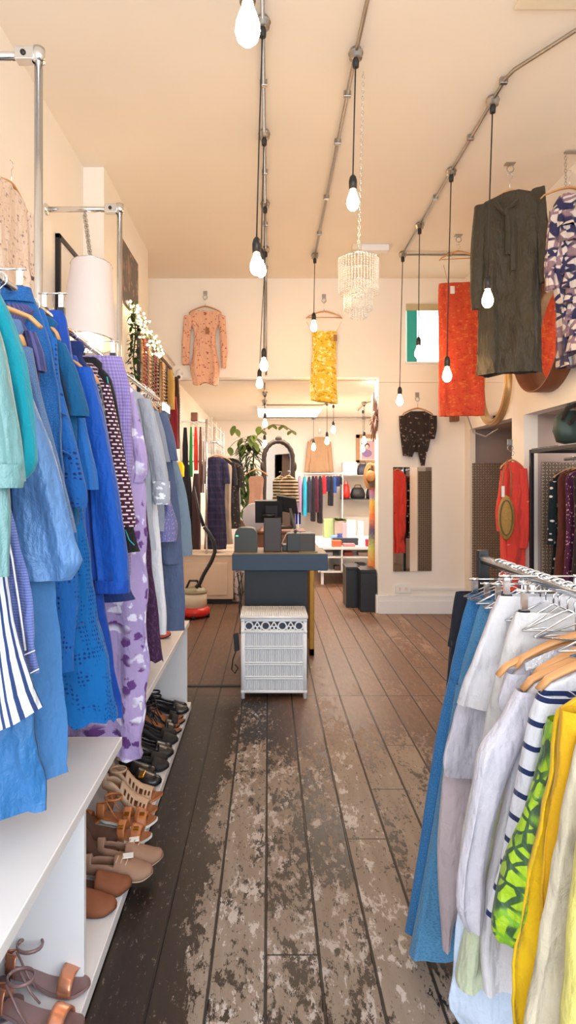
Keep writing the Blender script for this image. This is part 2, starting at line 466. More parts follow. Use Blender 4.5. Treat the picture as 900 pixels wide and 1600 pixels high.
# ceiling hatch, patch
tag(MB().box(wx(805, 2.95), wx(805, 2.95) + .7, 2.4, 2.96, CEIL - .02, CEIL, .004).build('ceiling_hatch', M['cream']), 'flat cream panel on the ceiling at the top right', 'ceiling panel')
e = thing('emergency_light', 'slim white emergency light on the ceiling above the crystal pendant', 'light', at(576, 393, 6.0))
MB().box(wx(562, 6), wx(605, 6), 5.9, 6.0, CEIL - .06, CEIL, .006).build('housing', M['white'], e)
MB().box(wx(549, 6), wx(562, 6), 5.9, 6.0, CEIL - .055, CEIL).build('end_cap', M['cream'], e)

# ------------------------------------------------------------------ lamps
def area(name, loc, rot, size, sy, power, col):
    l = bpy.data.lights.new(name, 'AREA'); l.shape = 'RECTANGLE'; l.size = size; l.size_y = sy; l.energy = power; l.color = col
    o = bpy.data.objects.new(name, l); C.objects.link(o); o.location = loc; o.rotation_euler = rot
    return o
area('shop_window_light', (.4, -1.4, 1.9), (math.radians(84), 0, 0), 3.2, 3.2, 118, (.88, .94, 1))
area('back_room_fill', (.6, 7.2, 2.6), (math.radians(-15), 0, 0), 2, .15, 45, (1, .93, .84))  # unseen lamp added behind the header to brighten the back room
area('display_fill', (1.3, 9.6, 2.62), (0, 0, 0), 1.4, .1, 45, (1, .97, .94))  # lamp added above the display table to whiten its top
area('recess_light', (2.8, 4.6, 2.03), (0, 0, 0), .1, 1.2, 7, (1, .9, .8))

# ------------------------------------------------------------------ conduits and pendants
cm = M['dchrome']
def conduit(label, pts, boxes, r=.011, clips=()):
    t = thing('ceiling_conduit', label, 'conduit', pts[0])
    MB().tube(pts, r, 8).build('pipe', cm, t)
    for p in boxes:
        MB().lathe(p, [(.0, -.03), (.034, -.03), (.034, -.005), (.04, -.004), (.04, .0), (.03, .02), (0, .03)], 16).build('junction_box', cm, t)
    for p in clips:
        MB().box(p[0] - .022, p[0] + .022, p[1] - .012, p[1] + .012, p[2] - .014, p[2] + .02, .003).build('clip', cm, t)
    return t
zc = CEIL - .025
X1 = -.03; B1 = [1.6, 3.03, 4.0, 5.0, 5.97]
conduit('steel conduit running down the ceiling above the white hamper', [(X1, 1.0, zc), (X1, YB - .02, zc), (X1, YB - .025, zc - .03), (X1, YB - .025, BC + .02)], [(X1, y, zc) for y in B1], clips=[(X1, y, zc) for y in (2.5, 3.5, 4.5, 5.4, 6.5)])
X2 = .46
conduit('steel conduit on the ceiling left of the crystal pendant', [(X2 + .02, 1.6, zc), (X2, 3.25, zc), (X2, 6.14, zc)], [(X2, 3.25, zc), (X2, 6.14, zc)], clips=[(X2, y, zc) for y in (3.6, 4.1, 4.9, 5.6)])
X3 = 1.33; B3 = [3.65, 4.48, 5.42, 6.1]
conduit('steel conduit that bends across the ceiling at the right and ends above the red skirt', [(2.15, 2.5, zc), (1.54, 3.09, zc), (1.35, 3.38, zc), (1.33, 3.46, zc), (X3, 6.1, zc), (X3 + .03, 6.12, zc), (2.08, 6.12, zc)], [(X3, y, zc) for y in B3], clips=[(X3, 4.05, zc), (X3, 4.9, zc), (X3, 3.48, zc), (1.8, 6.12, zc)])
def bulb_prof(L, R):
    return [(0, -L), (R * .45, -L * .97), (R * .82, -L * .86), (R, -L * .68), (R * .93, -L * .5), (R * .68, -L * .28), (R * .45, -L * .12), (R * .42, 0)]
def pendant(x, y, ztop, zb, label, group=None, dx=0, L=.115, R=.033):
    t = thing('pendant_lamp', label, 'pendant lamp', (x + dx, y, zb), group)
    zs = zb + L
    MB().tube([(x, y, ztop), (x + dx * .6, y, lp(ztop, zs, .5)), (x + dx, y, zs + .07)], .004, 6).build('cord', M['cord'], t)
    MB().lathe((x, y, ztop - .045), [(0, 0), (.016, .0), (.018, .03), (.012, .05)], 12).build('cord_grip', M['cord'], t)
    MB().lathe((x + dx, y, zs), [(.0, -.004), (.021, -.004), (.022, .04), (.017, .062), (.006, .075), (0, .075)], 14).build('lamp_holder', M['black'], t)
    MB().lathe((x + dx, y, zs), bulb_prof(L, R), 18).build('bulb', M['bulb'], t)
PL = 'glowing bulb on black cord '
pendant(X1, 1.6, zc - .03, 2.60, PL + 'at the very top of the picture', dx=-.025)
pendant(X1, 3.03, zc - .03, 2.485, PL + 'lowest of the pair at the centre of the ceiling', dx=-.03)
pendant(X1, 4.0, zc - .03, 2.80, PL + 'just behind the large central bulb', dx=-.02)
pendant(X1, 5.0, zc - .03, 2.37, PL + 'upper of the pair in front of the header wall', dx=-.01)
pendant(X1, 5.97, zc - .03, 2.38, PL + 'near the bottom edge of the header wall', dx=-.06)
pendant(X2, 3.25, zc - .03, wz(329, 3.25), PL + 'left of the crystal pendant chain', dx=-.015)
pendant(X2, 6.14, zc - .03, wz(518, 6.14), PL + 'in front of the hanger of the yellow skirt', dx=-.01)
pendant(X3, 3.65, zc - .03, wz(481, 3.65), PL + 'in front of the olive dress', dx=-.03)
pendant(X3, 4.48, zc - .03, wz(597, 4.48), PL + 'in front of the red skirt', dx=-.03)
pendant(X3, 5.42, zc - .03, wz(560, 5.42), PL + 'in front of the small teal window', dx=-.01)
pendant(X3, 6.1, zc - .03, wz(634, 6.1), PL + 'above the black tied blouse', dx=-.03)
# back room
zb_ = BC - .02
pendant(-.05, 8.0, zb_, wz(668, 8.0), PL + 'first one in the back room over the counter')
pendant(-.06, 8.8, zb_, wz(700, 8.8), PL + 'lowest over the arched mirror in the back room')
pendant(wx(490, 9.5), 9.5, zb_, wz(704, 9.5), PL + 'left one before the tan coat')
pendant(wx(511, 8.9), 8.9, zb_, wz(695, 8.9), PL + 'right one before the tan coat')
pendant(wx(521, 9.2), 9.2, zb_, wz(677, 9.2), PL + 'highest one right of the tan coat')
pendant(wx(569, 9.0), 9.0, zb_, wz(694, 9.0), PL + 'upper one before the framed portrait')
pendant(wx(567, 9.9), 9.9, zb_, wz(706, 9.9), PL + 'lower one before the framed portrait')
bx0, bx1 = wx(402, 9.9), wx(500, 9.9)
f = thing('ceiling_light', 'long bright fluorescent panel on the back room ceiling', 'light', (.3, 9.9, BC - .06))
MB().box(bx0, bx1, 9.4, 10.5, BC - .05, BC, .004).build('housing', M['white'], f)
MB().box(bx0 + .02, bx1 - .02, 9.42, 10.48, BC - .06, BC - .05).build('diffuser', M['tube'], f)
zb2 = BC - .02
conduit('back room conduit crossing in front of the fluorescent panel', [(-.1, 9.2, zb2), (wx(500, 9.2), 9.2, zb2), (wx(520, 9.0), 9.0, zb2)], [(wx(511, 8.9), 8.9, zb2)])
conduit('back room conduit crossing behind the fluorescent panel', [(-.1, 11.0, zb2), (wx(530, 11), 11.0, zb2), (wx(590, 11), 11.0, zb2)], [(wx(490, 11), 11.0, zb2), (wx(569, 11), 11.0, zb2)])
conduit('back room conduit curving over the framed portrait', [(wx(560, 9.9), 9.9, zb2), (wx(567, 9.2), 9.2, zb2), (wx(575, 8.9), 8.9, zb2), (wx(592, 8.7), 8.7, zb2)], [(wx(569, 9.0), 9.0, zb2)])
conduit('short back room conduit over the counter', [(-.05, YB + .3, zb2), (-.05, 9.2, zb2)], [(-.05, 8.0, zb2), (-.06, 8.8, zb2)])

# crystal pendant on chain
cx, cy = .50, 3.43
zt = wz(405, cy)
t = thing('crystal_chandelier', 'small tiered chandelier of clear crystal strings on a thin chain', 'chandelier', (cx, cy, wz(497, cy)))
ch = MB()
zz = CEIL; i = 0
while zz > zt + .02:
    f_ = (CEIL - zz) / (CEIL - zt)
    ch.torus((lp(.528, cx, f_), cy, zz - .012), .007, .0014, 'y' if i % 2 else 'x', 10, 4, ey=1.6); zz -= .02; i += 1
ch.build('chain', M['chrome'], t)
gl = plain('crystal beads', (.92, .84, .72), .15, 0, .1, spec=1)
gl.node_tree.nodes['Principled BSDF'].inputs['Alpha'].default_value = .8
for R_, z0_, nn, L_ in ((.11, 0, 40, .2), (.078, -.13, 28, .16), (.045, -.2, 16, .14)):
    MB().torus((cx, cy, zt + z0_ + .0), R_, .003, 'z', 30, 6).build('ring', M['chrome'], t)
    q = MB()
    for k in range(nn):
        a = 2 * PI * k / nn; n_ = int(L_ / .013)
        for j in range(n_):
            p = (cx + R_ * math.cos(a), cy + R_ * math.sin(a), zt + z0_ - .008 - j * .013)
            q.lathe(p, [(0, -.0065), (.0062, 0), (0, .0065)], 5)
    q.build('crystal_strings', gl, t, smooth=False)
sp = MB()
for k in range(6): sp.tube([(cx, cy, zt + .045), (cx + .11 * math.cos(k * PI / 3), cy + .11 * math.sin(k * PI / 3), zt)], .0016, 5)
sp.build('spokes', M['chrome'], t)
# ------------------------------------------------------------------ clothes
def hook_pts(x, y, z0, z1, yaw=0):
    """hook from neck z0 up around rail at height z1"""
    pts = [(x, y, z0), (x, y, z1 - .02)]
    for i in range(9):
        a = -PI / 2 - .9 + (PI * 1.35) * i / 8
        r = .02
        pts.append((x + r * math.sin(a + PI / 2 + .9 - .9) * math.cos(yaw) - 0, y, z1 + r * math.cos(a + PI / 2)))
    return [(x, y, z0), (x, y, z1 - .028)] + [(x + .02 * math.sin(q), y, z1 - .002 - .02 * math.cos(q)) for q in [i * .45 for i in range(1, 10)]]
def hanger(x, y, zrail, zn, label, yaw=0, w=.21, mat=None, cat='hanger', bar=False, drop=.065, group=None, name='wooden_hanger'):
    mat = mat or M['wood']
    t = thing(name, label, cat, (x, y, zn - drop), group)
    MB().tube(hook_pts(x, y, zn, zrail), .0022, 6).build('hook', M['chrome'], t)
    n = 18; pts = []; rs = []
    for i in range(n + 1):
        u = -1 + 2 * i / n; ax = abs(u)
        z = zn - .004 - drop * (ax ** 1.5) - (.012 if ax > .93 else 0)
        pts.append((x + u * w * math.cos(yaw), y + u * w * math.sin(yaw) - .03 * (ax ** 2) * 0, z)); rs.append(.017 - .006 * ax)
    MB().tube(pts, rs, 10, flat=.5).build('shoulder_bar', mat, t)
    if bar:
        MB().tube([(x - w * .9 * math.cos(yaw), y - w * .9 * math.sin(yaw), zn - drop - .008), (x + w * .9 * math.cos(yaw), y + w * .9 * math.sin(yaw), zn - drop - .008)], .005, 8).build('trouser_bar', mat, t)
    return t
def clip_hanger(x, y, zrail, zw, label, yaw=0, w=.13, group=None):
    t = thing('clip_hanger', label, 'hanger', (x, y, zw - .02), group)
    zb = zw + .06
    MB().tube(hook_pts(x, y, zb, zrail), .0022, 6).build('hook', M['chrome'], t)
    d = Vector((math.cos(yaw), math.sin(yaw), 0)); c = Vector((x, y, zb))
    MB().tube([c - d * (w + .02), c + d * (w + .02)], .003, 6).build('cross_bar', M['chrome'], t)
    for s_ in (-1, 1):
        p = c + d * w * s_
        q = MB().obox(p + Vector((0, 0, -.028)), d * .008, Vector((-d.y, d.x, 0)) * .004, (0, 0, .024))
        q.tube([p - d * .009, p + d * .009], .005, 8)
        k = q.build('clip', M['chrome'], t)
        MB().obox(p + Vector((0, 0, -.058)), d * .0115, Vector((-d.y, d.x, 0)) * .008, (0, 0, .011)).build('clip_pad', M['black'], k)
    return t

def garment(name, label, cat, Y, body, mat, sleeves=(), hd=.03, amp=.012, yaw=0, ks=None, hem=None, neck=True, group=None, collar=None, extra=None, legs=None, n=48, m=36, cuff=None, hdb=None):
    """body rows = (z, xl, xr) top to bottom, in metres; sleeves = lists of such rows; legs = lists of such rows"""
    ks = ks or (random.choice((3, 4, 5)), random.choice((7, 8, 9)))
    zmin = min([r[0] for r in body] + [r[0] for q in (legs or []) for r in q])
    cx0 = (body[0][1] + body[0][2]) / 2
    t = thing(name, label, cat, (cx0, Y, zmin), group)
    def rows(prof, mm, d0, d1):
        rr = resample([(z, (a + b) / 2, max(.006, abs(b - a) / 2)) for z, a, b in prof], mm)
        return [(cx, Y, z, hw, min(lp(d0, d1, i / (mm - 1)), hw * .9 + .006)) for i, (z, cx, hw) in enumerate(rr)]
    hdb = hdb or hd * 1.25
    R_ = rows(body, m, hd * .7, hdb)
    # yaw turns the cloth about the rail
    def yawed(R, x_ref): return [(cx, cy + (cx - x_ref) * math.tan(yaw), z, hw, d) for cx, cy, z, hw, d in R]
    ph = (random.random() * 6, random.random() * 6)
    b = MB().loft(yawed(R_, cx0), n, amp, ks, ph, yaw, hem).build('body', mat, t)
    for sl in sleeves:
        sm_ = mat; hm = None; yo = -.012
        if isinstance(sl, dict): sm_ = sl.get('mat', mat); yo = sl.get('dy', yo); rws = sl['rows']; hm = sl.get('hem')
        else: rws = sl
        S = [(cx, cy + yo, z, hw, max(.012, min(hd, hw * .8))) for cx, cy, z, hw, d in rows(rws, 22, hd * .8, hd)]
        so_ = MB().loft(yawed(S, cx0), 28, amp * .55, (3, 5), None, yaw, hm).build('sleeve', sm_, t)
        if cuff:
            cx, cy, z, hw, d = yawed(S, cx0)[-1]
            MB().loft([(cx, cy, z + .03, hw + .004, d + .004), (cx, cy, z + .0, hw + .006, d + .006), (cx, cy, z - .012, hw + .004, d + .004)], 24, .001, (3, 5), None, yaw).build('cuff', cuff, so_)
    for lg in (legs or ()):
        S = rows(lg, 24, hd * .9, hd)
        MB().loft(yawed(S, cx0), 30, amp * .6, (3, 5), None, yaw, hem).build('trouser_leg', mat, t)
    if collar:
        z0, hw = body[0][0], abs(body[0][2] - body[0][1]) / 2
        MB().loft([(cx0, Y, z0 - .025, hw * 1.15, hd * 1.0), (cx0, Y, z0 + .012, hw * .95, hd * .9), (cx0, Y, z0 + .016, hw * .9, hd * .85), (cx0, Y, z0 - .005, hw * .85, hd * .7)], 30, .002, (2, 5), None, yaw).build('collar', collar if not isinstance(collar, bool) else mat, t)
    if extra: extra(t, Y, cx0)
    return t

RX, RZ = -.71, 2.0            # left rail
def px_rows(Y, pts): return [(wz(py, Y), wx(a, Y), wx(b, Y)) for py, a, b in pts]
def sym(Y, pts, rx=RX, lim=-1.02, left=None):
    out = []
    for py, px in pts:
        xr = wx(px, Y); out.append((wz(py, Y), left if left is not None else max(lim, 2 * rx - xr), xr))
    return out
def shoulders(rows, rx=RX, zn=None):
    """add a neck ring and sloping shoulders above the first given row"""
    z, a, b = rows[0]
    hw = (b - a) / 2
    return [(z + .075, rx - .055, rx + .055), (z + .06, rx - .075, rx + .075), (z + .035, lp(rx, a, .7), lp(rx, b, .7))] + rows
def left_top(name, label, cat, Y, pts, mat, sleeve=None, yaw=0, wood=True, clipped=False, hl=None, left=None, **kw):
    rows = sym(Y, pts, left=left)
    if not clipped: rows = shoulders(rows)
    sl = []
    if sleeve:
        for s_ in sleeve:
            if isinstance(s_, dict): s_ = dict(s_); s_['rows'] = px_rows(Y, s_['px']); sl.append(s_)
            else: sl.append(px_rows(Y, s_))
        # matching sleeve on the wall side
        q = sl[0]['rows'] if isinstance(sl[0], dict) else sl[0]
        mir = [(z, 2 * RX - b, 2 * RX - a) for z, a, b in q]
        if min(r[1] for r in mir) > -1.3: sl.append(mir if not isinstance(sl[0], dict) else {'rows': mir, 'mat': sl[0].get('mat', mat)})
    g = garment(name, label, cat, Y, rows, mat, sl, yaw=yaw, **kw)
    zt = rows[0][0]
    if hl:
        if clipped: clip_hanger((rows[0][1] + rows[0][2]) / 2, Y, RZ, zt, hl, yaw, w=min(.13, (rows[0][2] - rows[0][1]) / 2 * .75))
        else: hanger(RX, Y, RZ, zt + .012, hl, yaw, w=min(.2, (rows[3][2] - rows[3][1]) / 2 * .92))
    return g

# fabrics of the left rail
K = {}
K['aqua'] = fab('pale aqua satin', rgb(92, 134, 136), rough=.35)
K['teal'] = fab('turquoise cotton', rgb(0, 138, 158))
K['nstripe'] = fab('navy and white stripes', rgb(200, 203, 212), 'vstripe', rgb(38, 58, 105), 38, w=.38)
K['chamb'] = fab('violet blue chambray', rgb(88, 108, 170), 'hstripe', rgb(118, 128, 190), 160)
K['sky'] = fab('light blue metallic cloth', rgb(84, 128, 182), rough=.42, metal=.15)
K['sky2'] = fab('sky blue cloth', rgb(34, 100, 158), rough=.5)
K['sky3'] = fab('soft blue cotton', rgb(62, 112, 166), rough=.7)
K['denim'] = fab('blue denim', rgb(24, 82, 144), 'speckle', rgb(40, 100, 165), 260, w=.5)
K['linen'] = fab('grey blue linen', rgb(76, 106, 148), 'speckle', rgb(96, 124, 165), 260, w=.5)
K['pknit'] = fab('purple ribbed knit', rgb(86, 80, 130), 'vstripe', rgb(52, 60, 110), 110)
K['ruffle'] = fab('mid blue broderie', rgb(22, 92, 168), 'eyelet', rgb(10, 40, 95), 70, w=.3)
K['dteal'] = fab('deep teal crepe', rgb(6, 82, 128))
K['mblue'] = fab('mid blue cloth', rgb(28, 100, 178))
K['royal'] = fab('royal blue cloth', rgb(10, 66, 158), rough=.65)
K['royal2'] = fab('royal blue shirting', rgb(6, 78, 172), rough=.65)
K['eye'] = fab('bright blue eyelet cotton', rgb(2, 96, 166), 'eyelet', rgb(0, 50, 120), 75, w=.32)
K['navyk'] = fab('navy knit', rgb(22, 44, 100))
K['snake'] = fab('grey snakeskin print', rgb(130, 135, 145), 'snake', rgb(40, 42, 55), 45, w=.1)
K['burg'] = fab('burgundy with white dashes', rgb(62, 24, 44), 'brick', rgb(225, 205, 215), 70)
K['blk'] = fab('black cloth', rgb(24, 24, 30))
K['cyan'] = fab('cyan trim', rgb(40, 180, 200))
K['lav'] = fab('lavender floral', rgb(172, 152, 200), 'floral', rgb(98, 58, 124), 19, w=.44, c3=rgb(225, 220, 240))
K['ging'] = fab('lilac gingham', rgb(164, 148, 196), 'check', rgb(122, 104, 176), 75)
K['plum'] = fab('plum lace', rgb(58, 30, 60), 'speckle', rgb(84, 52, 88), 50, w=.52)
K['gemb'] = fab('pale grey jersey', rgb(168, 172, 184))
K['emb'] = fab('white embroidery', rgb(168, 172, 184), 'floral', rgb(235, 238, 245), 45, w=.35)
K['whitec'] = fab('white cotton', rgb(222, 222, 230))
K['gtee'] = fab('mid grey jersey', rgb(140, 148, 165))
K['ditsy'] = fab('blue violet ditsy print', rgb(110, 112, 165), 'speckle', rgb(170, 160, 200), 90, w=.55)
K['slate'] = fab('slate blue cloth', rgb(82, 96, 128))
K['pslate'] = fab('pale grey blue cloth', rgb(120, 142, 165))
K['djean'] = fab('dark denim', rgb(30, 48, 78), 'speckle', rgb(50, 70, 105), 80, w=.5)
K['wpipe'] = fab('white piping', rgb(232, 236, 245))

def band(t, Y, pts, r, mat, name, yaw=0, dy=-.045, cx0=RX):
    """piping or trim sewn along a line on the front of the cloth"""
    P = [(wx(px, Y), Y + dy + (wx(px, Y) - cx0) * math.tan(yaw), wz(py, Y)) for px, py in pts]
    MB().tube(P, r, 6, flat=.5).build(name, mat, t)

left_top('cardigan', 'pale aqua satin cardigan with turned back cuff at the near end of the left rail', 'cardigan', 1.12,
    [(452, -35), (520, -20), (640, -2), (760, 8), (850, 14), (900, 15)], K['aqua'], [[(462, -60, -15), (560, -40, 12), (660, -20, 26), (720, -14, 32), (752, -10, 34)]], cuff=K['aqua'], hl='wooden hanger inside the pale aqua cardigan')
left_top('blouse', 'turquoise blouse with gathered three quarter sleeve, second on the left rail', 'blouse', 1.21,
    [(455, -30), (480, -10), (600, 5), (760, 10), (900, 0)], K['teal'], [[(452, -40, -4), (490, -30, 14), (560, -10, 36), (640, 8, 50), (700, 18, 57), (728, 20, 57), (748, 16, 42)]], yaw=.05, hl='wooden hanger inside the turquoise blouse')
left_top('tunic', 'long white tunic with navy vertical stripes and a curved hem', 'tunic', 1.31,
    [(540, -60), (760, -18), (830, -2), (900, 10), (1000, 30), (1080, 46), (1112, 55)], K['nstripe'], hem=lambda x, a: .10 * (x - 1), amp=.008)
hanger(-.71, 1.36, RZ, wz(458, 1.36) + .0, 'bare wooden hanger end showing above the turquoise blouse', 0, w=.205, drop=.06)
def pipe1(t, Y, cx):
    band(t, Y, [(18, 800), (32, 870), (44, 950), (52, 1008)], .004, K['wpipe'], 'white_piping')
    band(t, Y, [(38, 1020), (66, 1008)], .003, K['wpipe'], 'hem_piping'); band(t, Y, [(40, 1052), (72, 1036)], .003, K['wpipe'], 'hem_piping')
left_top('shirt_dress', 'violet blue chambray shirt dress with white piped edges', 'dress', 1.41,
    [(700, 0), (780, 15), (850, 38), (950, 60), (1020, 68), (1046, 72)], K['chamb'], extra=pipe1)
left_top('dress', 'soft blue dress reaching lowest over the white bench top', 'dress', 1.46,
    [(800, 0), (900, 35), (1000, 45), (1100, 58), (1200, 66), (1262, 73)], K['sky2'], amp=.02)
left_top('shirt_dress', 'light blue shimmering shirt dress with full sleeve over the bench', 'dress', 1.53,
    [(600, 30), (700, 55), (850, 75), (950, 82), (1050, 90), (1150, 99), (1206, 104)], K['sky3'],
    [{'px': [(590, 0, 44), (640, 15, 62), (700, 22, 84), (780, 30, 104), (850, 36, 118), (878, 42, 127), (904, 58, 110)], 'mat': K['sky'], 'dy': -.03}], amp=.018, hl='wooden hanger inside the light blue shimmering shirt dress')
left_top('dress', 'grey blue linen dress with slim sleeve beside the shimmering shirt dress', 'dress', 1.62,
    [(545, 42), (650, 62), (780, 80), (900, 86), (1000, 92), (1038, 95)], K['linen'], [[(545, 20, 52), (620, 38, 68), (700, 52, 88), (780, 66, 106), (832, 74, 118)]], hl='wooden hanger with round tip inside the grey blue linen dress')
left_top('knit_top', 'purple ribbed knit top with short sleeve showing behind the second hanger', 'top', 1.67,
    [(520, 45), (550, 56), (600, 60), (800, 62)], K['pknit'], [[(520, 40, 58), (550, 48, 70), (583, 58, 77)]])
def denimx(t, Y, cx):
    MB().loft([(cx, Y, wz(450, Y), .125, .027), (cx, Y, wz(466, Y), .133, .032), (cx + .002, Y, wz(474, Y), .137, .033)], 40, .003).build('waistband', K['denim'], t)
left_top('denim_skirt', 'blue denim skirt clipped by its waistband near the post', 'skirt', 1.73,
    [(454, 48), (480, 60), (530, 78), (600, 90), (700, 102), (800, 108), (880, 110)], K['denim'], clipped=True, left=-.92, extra=denimx, hl='chrome clip hanger holding the blue denim skirt')
def ruf(t, Y, cx):
    for py in (640, 700): band(t, Y, [(88 + (py - 640) * .1, py), (112 + (py - 640) * .12, py + 12)], .007, K['ruffle'], 'ruffle', dy=-.05)
left_top('ruffle_dress', 'mid blue broderie dress with layered ruffle sleeve', 'dress', 1.79,
    [(525, 84), (600, 94), (700, 100), (850, 118), (1000, 116), (1046, 116)], K['ruffle'], [[(530, 70, 90), (600, 76, 97), (650, 84, 110), (720, 98, 126), (770, 108, 137), (792, 116, 136)]], extra=ruf)
left_top('blouse', 'deep teal blouse with wide short sleeve, above the mid blue blouse', 'blouse', 1.85,
    [(535, 96), (600, 110), (700, 118), (820, 120)], K['dteal'], [[(538, 84, 104), (580, 94, 122), (640, 106, 140), (652, 108, 141)]], hl='wooden hanger inside the deep teal blouse')
left_top('eyelet_skirt', 'bright blue eyelet cotton dress with scalloped flared hem', 'dress', 1.90,
    [(620, 100), (750, 120), (850, 130), (950, 138), (972, 140), (990, 145), (1060, 162), (1110, 173), (1128, 174)], K['eye'], amp=.016, hem=lambda x, a: .008 * math.sin(a * 14),
    extra=lambda t, Y, cx: band(t, Y, [(100, 972), (120, 974), (139, 968)], .006, K['ruffle'], 'lace_band', dy=-.055))
left_top('blouse', 'mid blue blouse with elbow sleeve below the deep teal one', 'blouse', 1.95,
    [(600, 112), (700, 128), (800, 132), (900, 134)], K['mblue'], [[(610, 104, 128), (680, 112, 140), (740, 120, 152), (765, 124, 153)]])
left_top('trousers', 'royal blue high waisted trousers clipped at the waist', 'trousers', 2.02,
    [(487, 100), (500, 104), (530, 110), (600, 120), (700, 124)], K['royal'], clipped=True, amp=.006,
    legs=[sym(2.02, [(690, 124), (800, 138), (930, 146), (1050, 150)])], hl='chrome clip hanger holding the royal blue trousers')
def btn(t, Y, cx):
    MB().lathe((wx(170, Y), Y - .05, wz(911, Y)), [(0, -.003), (.006, -.002), (.006, 0), (0, 0)], 10, 'y').build('cuff_button', M['black'], t)
left_top('maxi_dress', 'vivid royal blue maxi dress with long buttoned sleeve', 'dress', 2.08,
    [(590, 138), (650, 148), (800, 158), (900, 163), (1000, 172), (1090, 186), (1122, 190)], K['royal'],
    [{'px': [(578, 120, 148), (650, 132, 166), (740, 142, 183), (830, 148, 197), (900, 154, 205), (917, 155, 204)], 'mat': K['royal2'], 'dy': -.035}], extra=btn, hl='wooden hanger inside the royal blue maxi dress', cuff=K['royal'])
left_top('blouse', 'navy knit top showing only its shoulder behind the royal blue dress', 'top', 2.16,
    [(568, 134), (590, 146), (650, 152), (800, 160), (920, 196), (938, 205)], K['navyk'])
left_top('tunic', 'grey snakeskin print tunic left of the burgundy one', 'tunic', 2.22,
    [(603, 158), (650, 166), (720, 172), (800, 174)], K['snake'], hl='wooden hanger inside the grey snakeskin tunic')
left_top('tunic', 'burgundy tunic dashed with white, long narrow sleeve', 'tunic', 2.28,
    [(600, 164), (700, 178), (800, 190), (850, 200)], K['burg'], [[(600, 156, 172), (660, 164, 184), (740, 172, 200), (800, 180, 209), (822, 184, 212)]])
left_top('jacket', 'black jacket with cyan trim between burgundy tunic and lavender dress', 'jacket', 2.34,
    [(590, 172), (640, 184), (740, 196), (820, 206), (862, 214)], K['blk'],
    extra=lambda t, Y, cx: (band(t, Y, [(172, 592), (182, 640), (187, 664)], .004, K['cyan'], 'trim'), band(t, Y, [(200, 826), (206, 842), (214, 850)], .004, K['cyan'], 'trim')))
left_top('sundress', 'lilac gingham sundress with shirred bodice at the top of the rail', 'dress', 2.41,
    [(557, 190), (575, 196), (600, 203), (640, 206), (760, 206), (900, 200)], K['ging'], clipped=True, hl='chrome clip hanger holding the lilac gingham sundress')
left_top('maxi_dress', 'long lavender floral maxi dress hanging down past the bench edge', 'dress', 2.5,
    [(610, 203), (660, 212), (740, 222), (850, 227), (1000, 230), (1100, 229), (1178, 227)], K['lav'],
    [[(605, 192, 208), (660, 200, 220), (710, 206, 230), (738, 208, 231), (754, 206, 222)]], amp=.02, hem=lambda x, a: .008 * x + .015 * math.sin(3 * a))
left_top('lace_dress', 'dark plum lace dress right of the lavender maxi dress', 'dress', 2.68,
    [(640, 216), (700, 226), (800, 232), (900, 240), (980, 252), (1030, 259)], K['plum'], hem=lambda x, a: .006 * math.sin(a * 16))
left_top('tunic', 'pale grey tunic with white embroidered cuff', 'tunic', 2.78,
    [(622, 226), (700, 238), (800, 240), (860, 242)], K['gemb'], [[(624, 216, 236), (680, 226, 250), (740, 236, 262), (784, 243, 264)]], cuff=K['emb'],
    extra=lambda t, Y, cx: MB().loft([(wx(252, Y), Y - .015, wz(752, Y), .041, .031), (wx(253, Y), Y - .015, wz(770, Y), .04, .031), (wx(253.5, Y), Y - .015, wz(785, Y), .037, .031)], 24, .001).build('embroidered_cuff', K['emb'], t))
left_top('trousers', 'white cotton trousers hanging beside the dark plum dress', 'trousers', 2.87,
    [(640, 222), (760, 240), (800, 246)], K['whitec'], clipped=True, legs=[sym(2.87, [(790, 246), (900, 256), (960, 261), (990, 262)])], hl='chrome clip hanger holding the white trousers')
left_top('tee', 'mid grey short sleeved tee next to the slate jumpsuit', 'top', 2.96,
    [(640, 240), (700, 248), (800, 256), (830, 257)], K['gtee'], [[(643, 232, 248), (680, 240, 259), (722, 247, 265)]], hl='wooden hanger inside the mid grey tee')
left_top('blouse', 'blue violet ditsy print blouse with flared short hem', 'blouse', 3.05,
    [(660, 244), (740, 258), (800, 272), (845, 277)], K['ditsy'], amp=.02)
left_top('jumpsuit', 'slate blue jumpsuit with turned up trouser hem over the bench end', 'jumpsuit', 3.16,
    [(644, 250), (690, 264), (760, 276), (850, 284), (880, 285)], K['slate'], [[(646, 240, 262), (690, 252, 276), (720, 262, 281)]],
    legs=[sym(3.16, [(870, 286), (930, 291), (984, 290)])], hl='wooden hanger inside the slate blue jumpsuit')
left_top('trousers', 'dark denim trousers between white trousers and slate jumpsuit', 'trousers', 3.3,
    [(700, 252), (800, 268), (950, 270)], K['djean'], clipped=True)
left_top('jacket', 'pale grey blue jacket last on the left rail', 'jacket', 3.45,
    [(720, 276), (760, 288), (820, 296), (868, 298)], K['pslate'], hl='wooden hanger inside the pale grey blue jacket')
for i, y in enumerate((3.55, 3.61, 3.67, 3.73)):
    clip_hanger(RX, y, RZ, RZ - .13, 'empty chrome clip hanger at the far end of the left rail', .2, .1, 'empty clip hangers on the left rail')

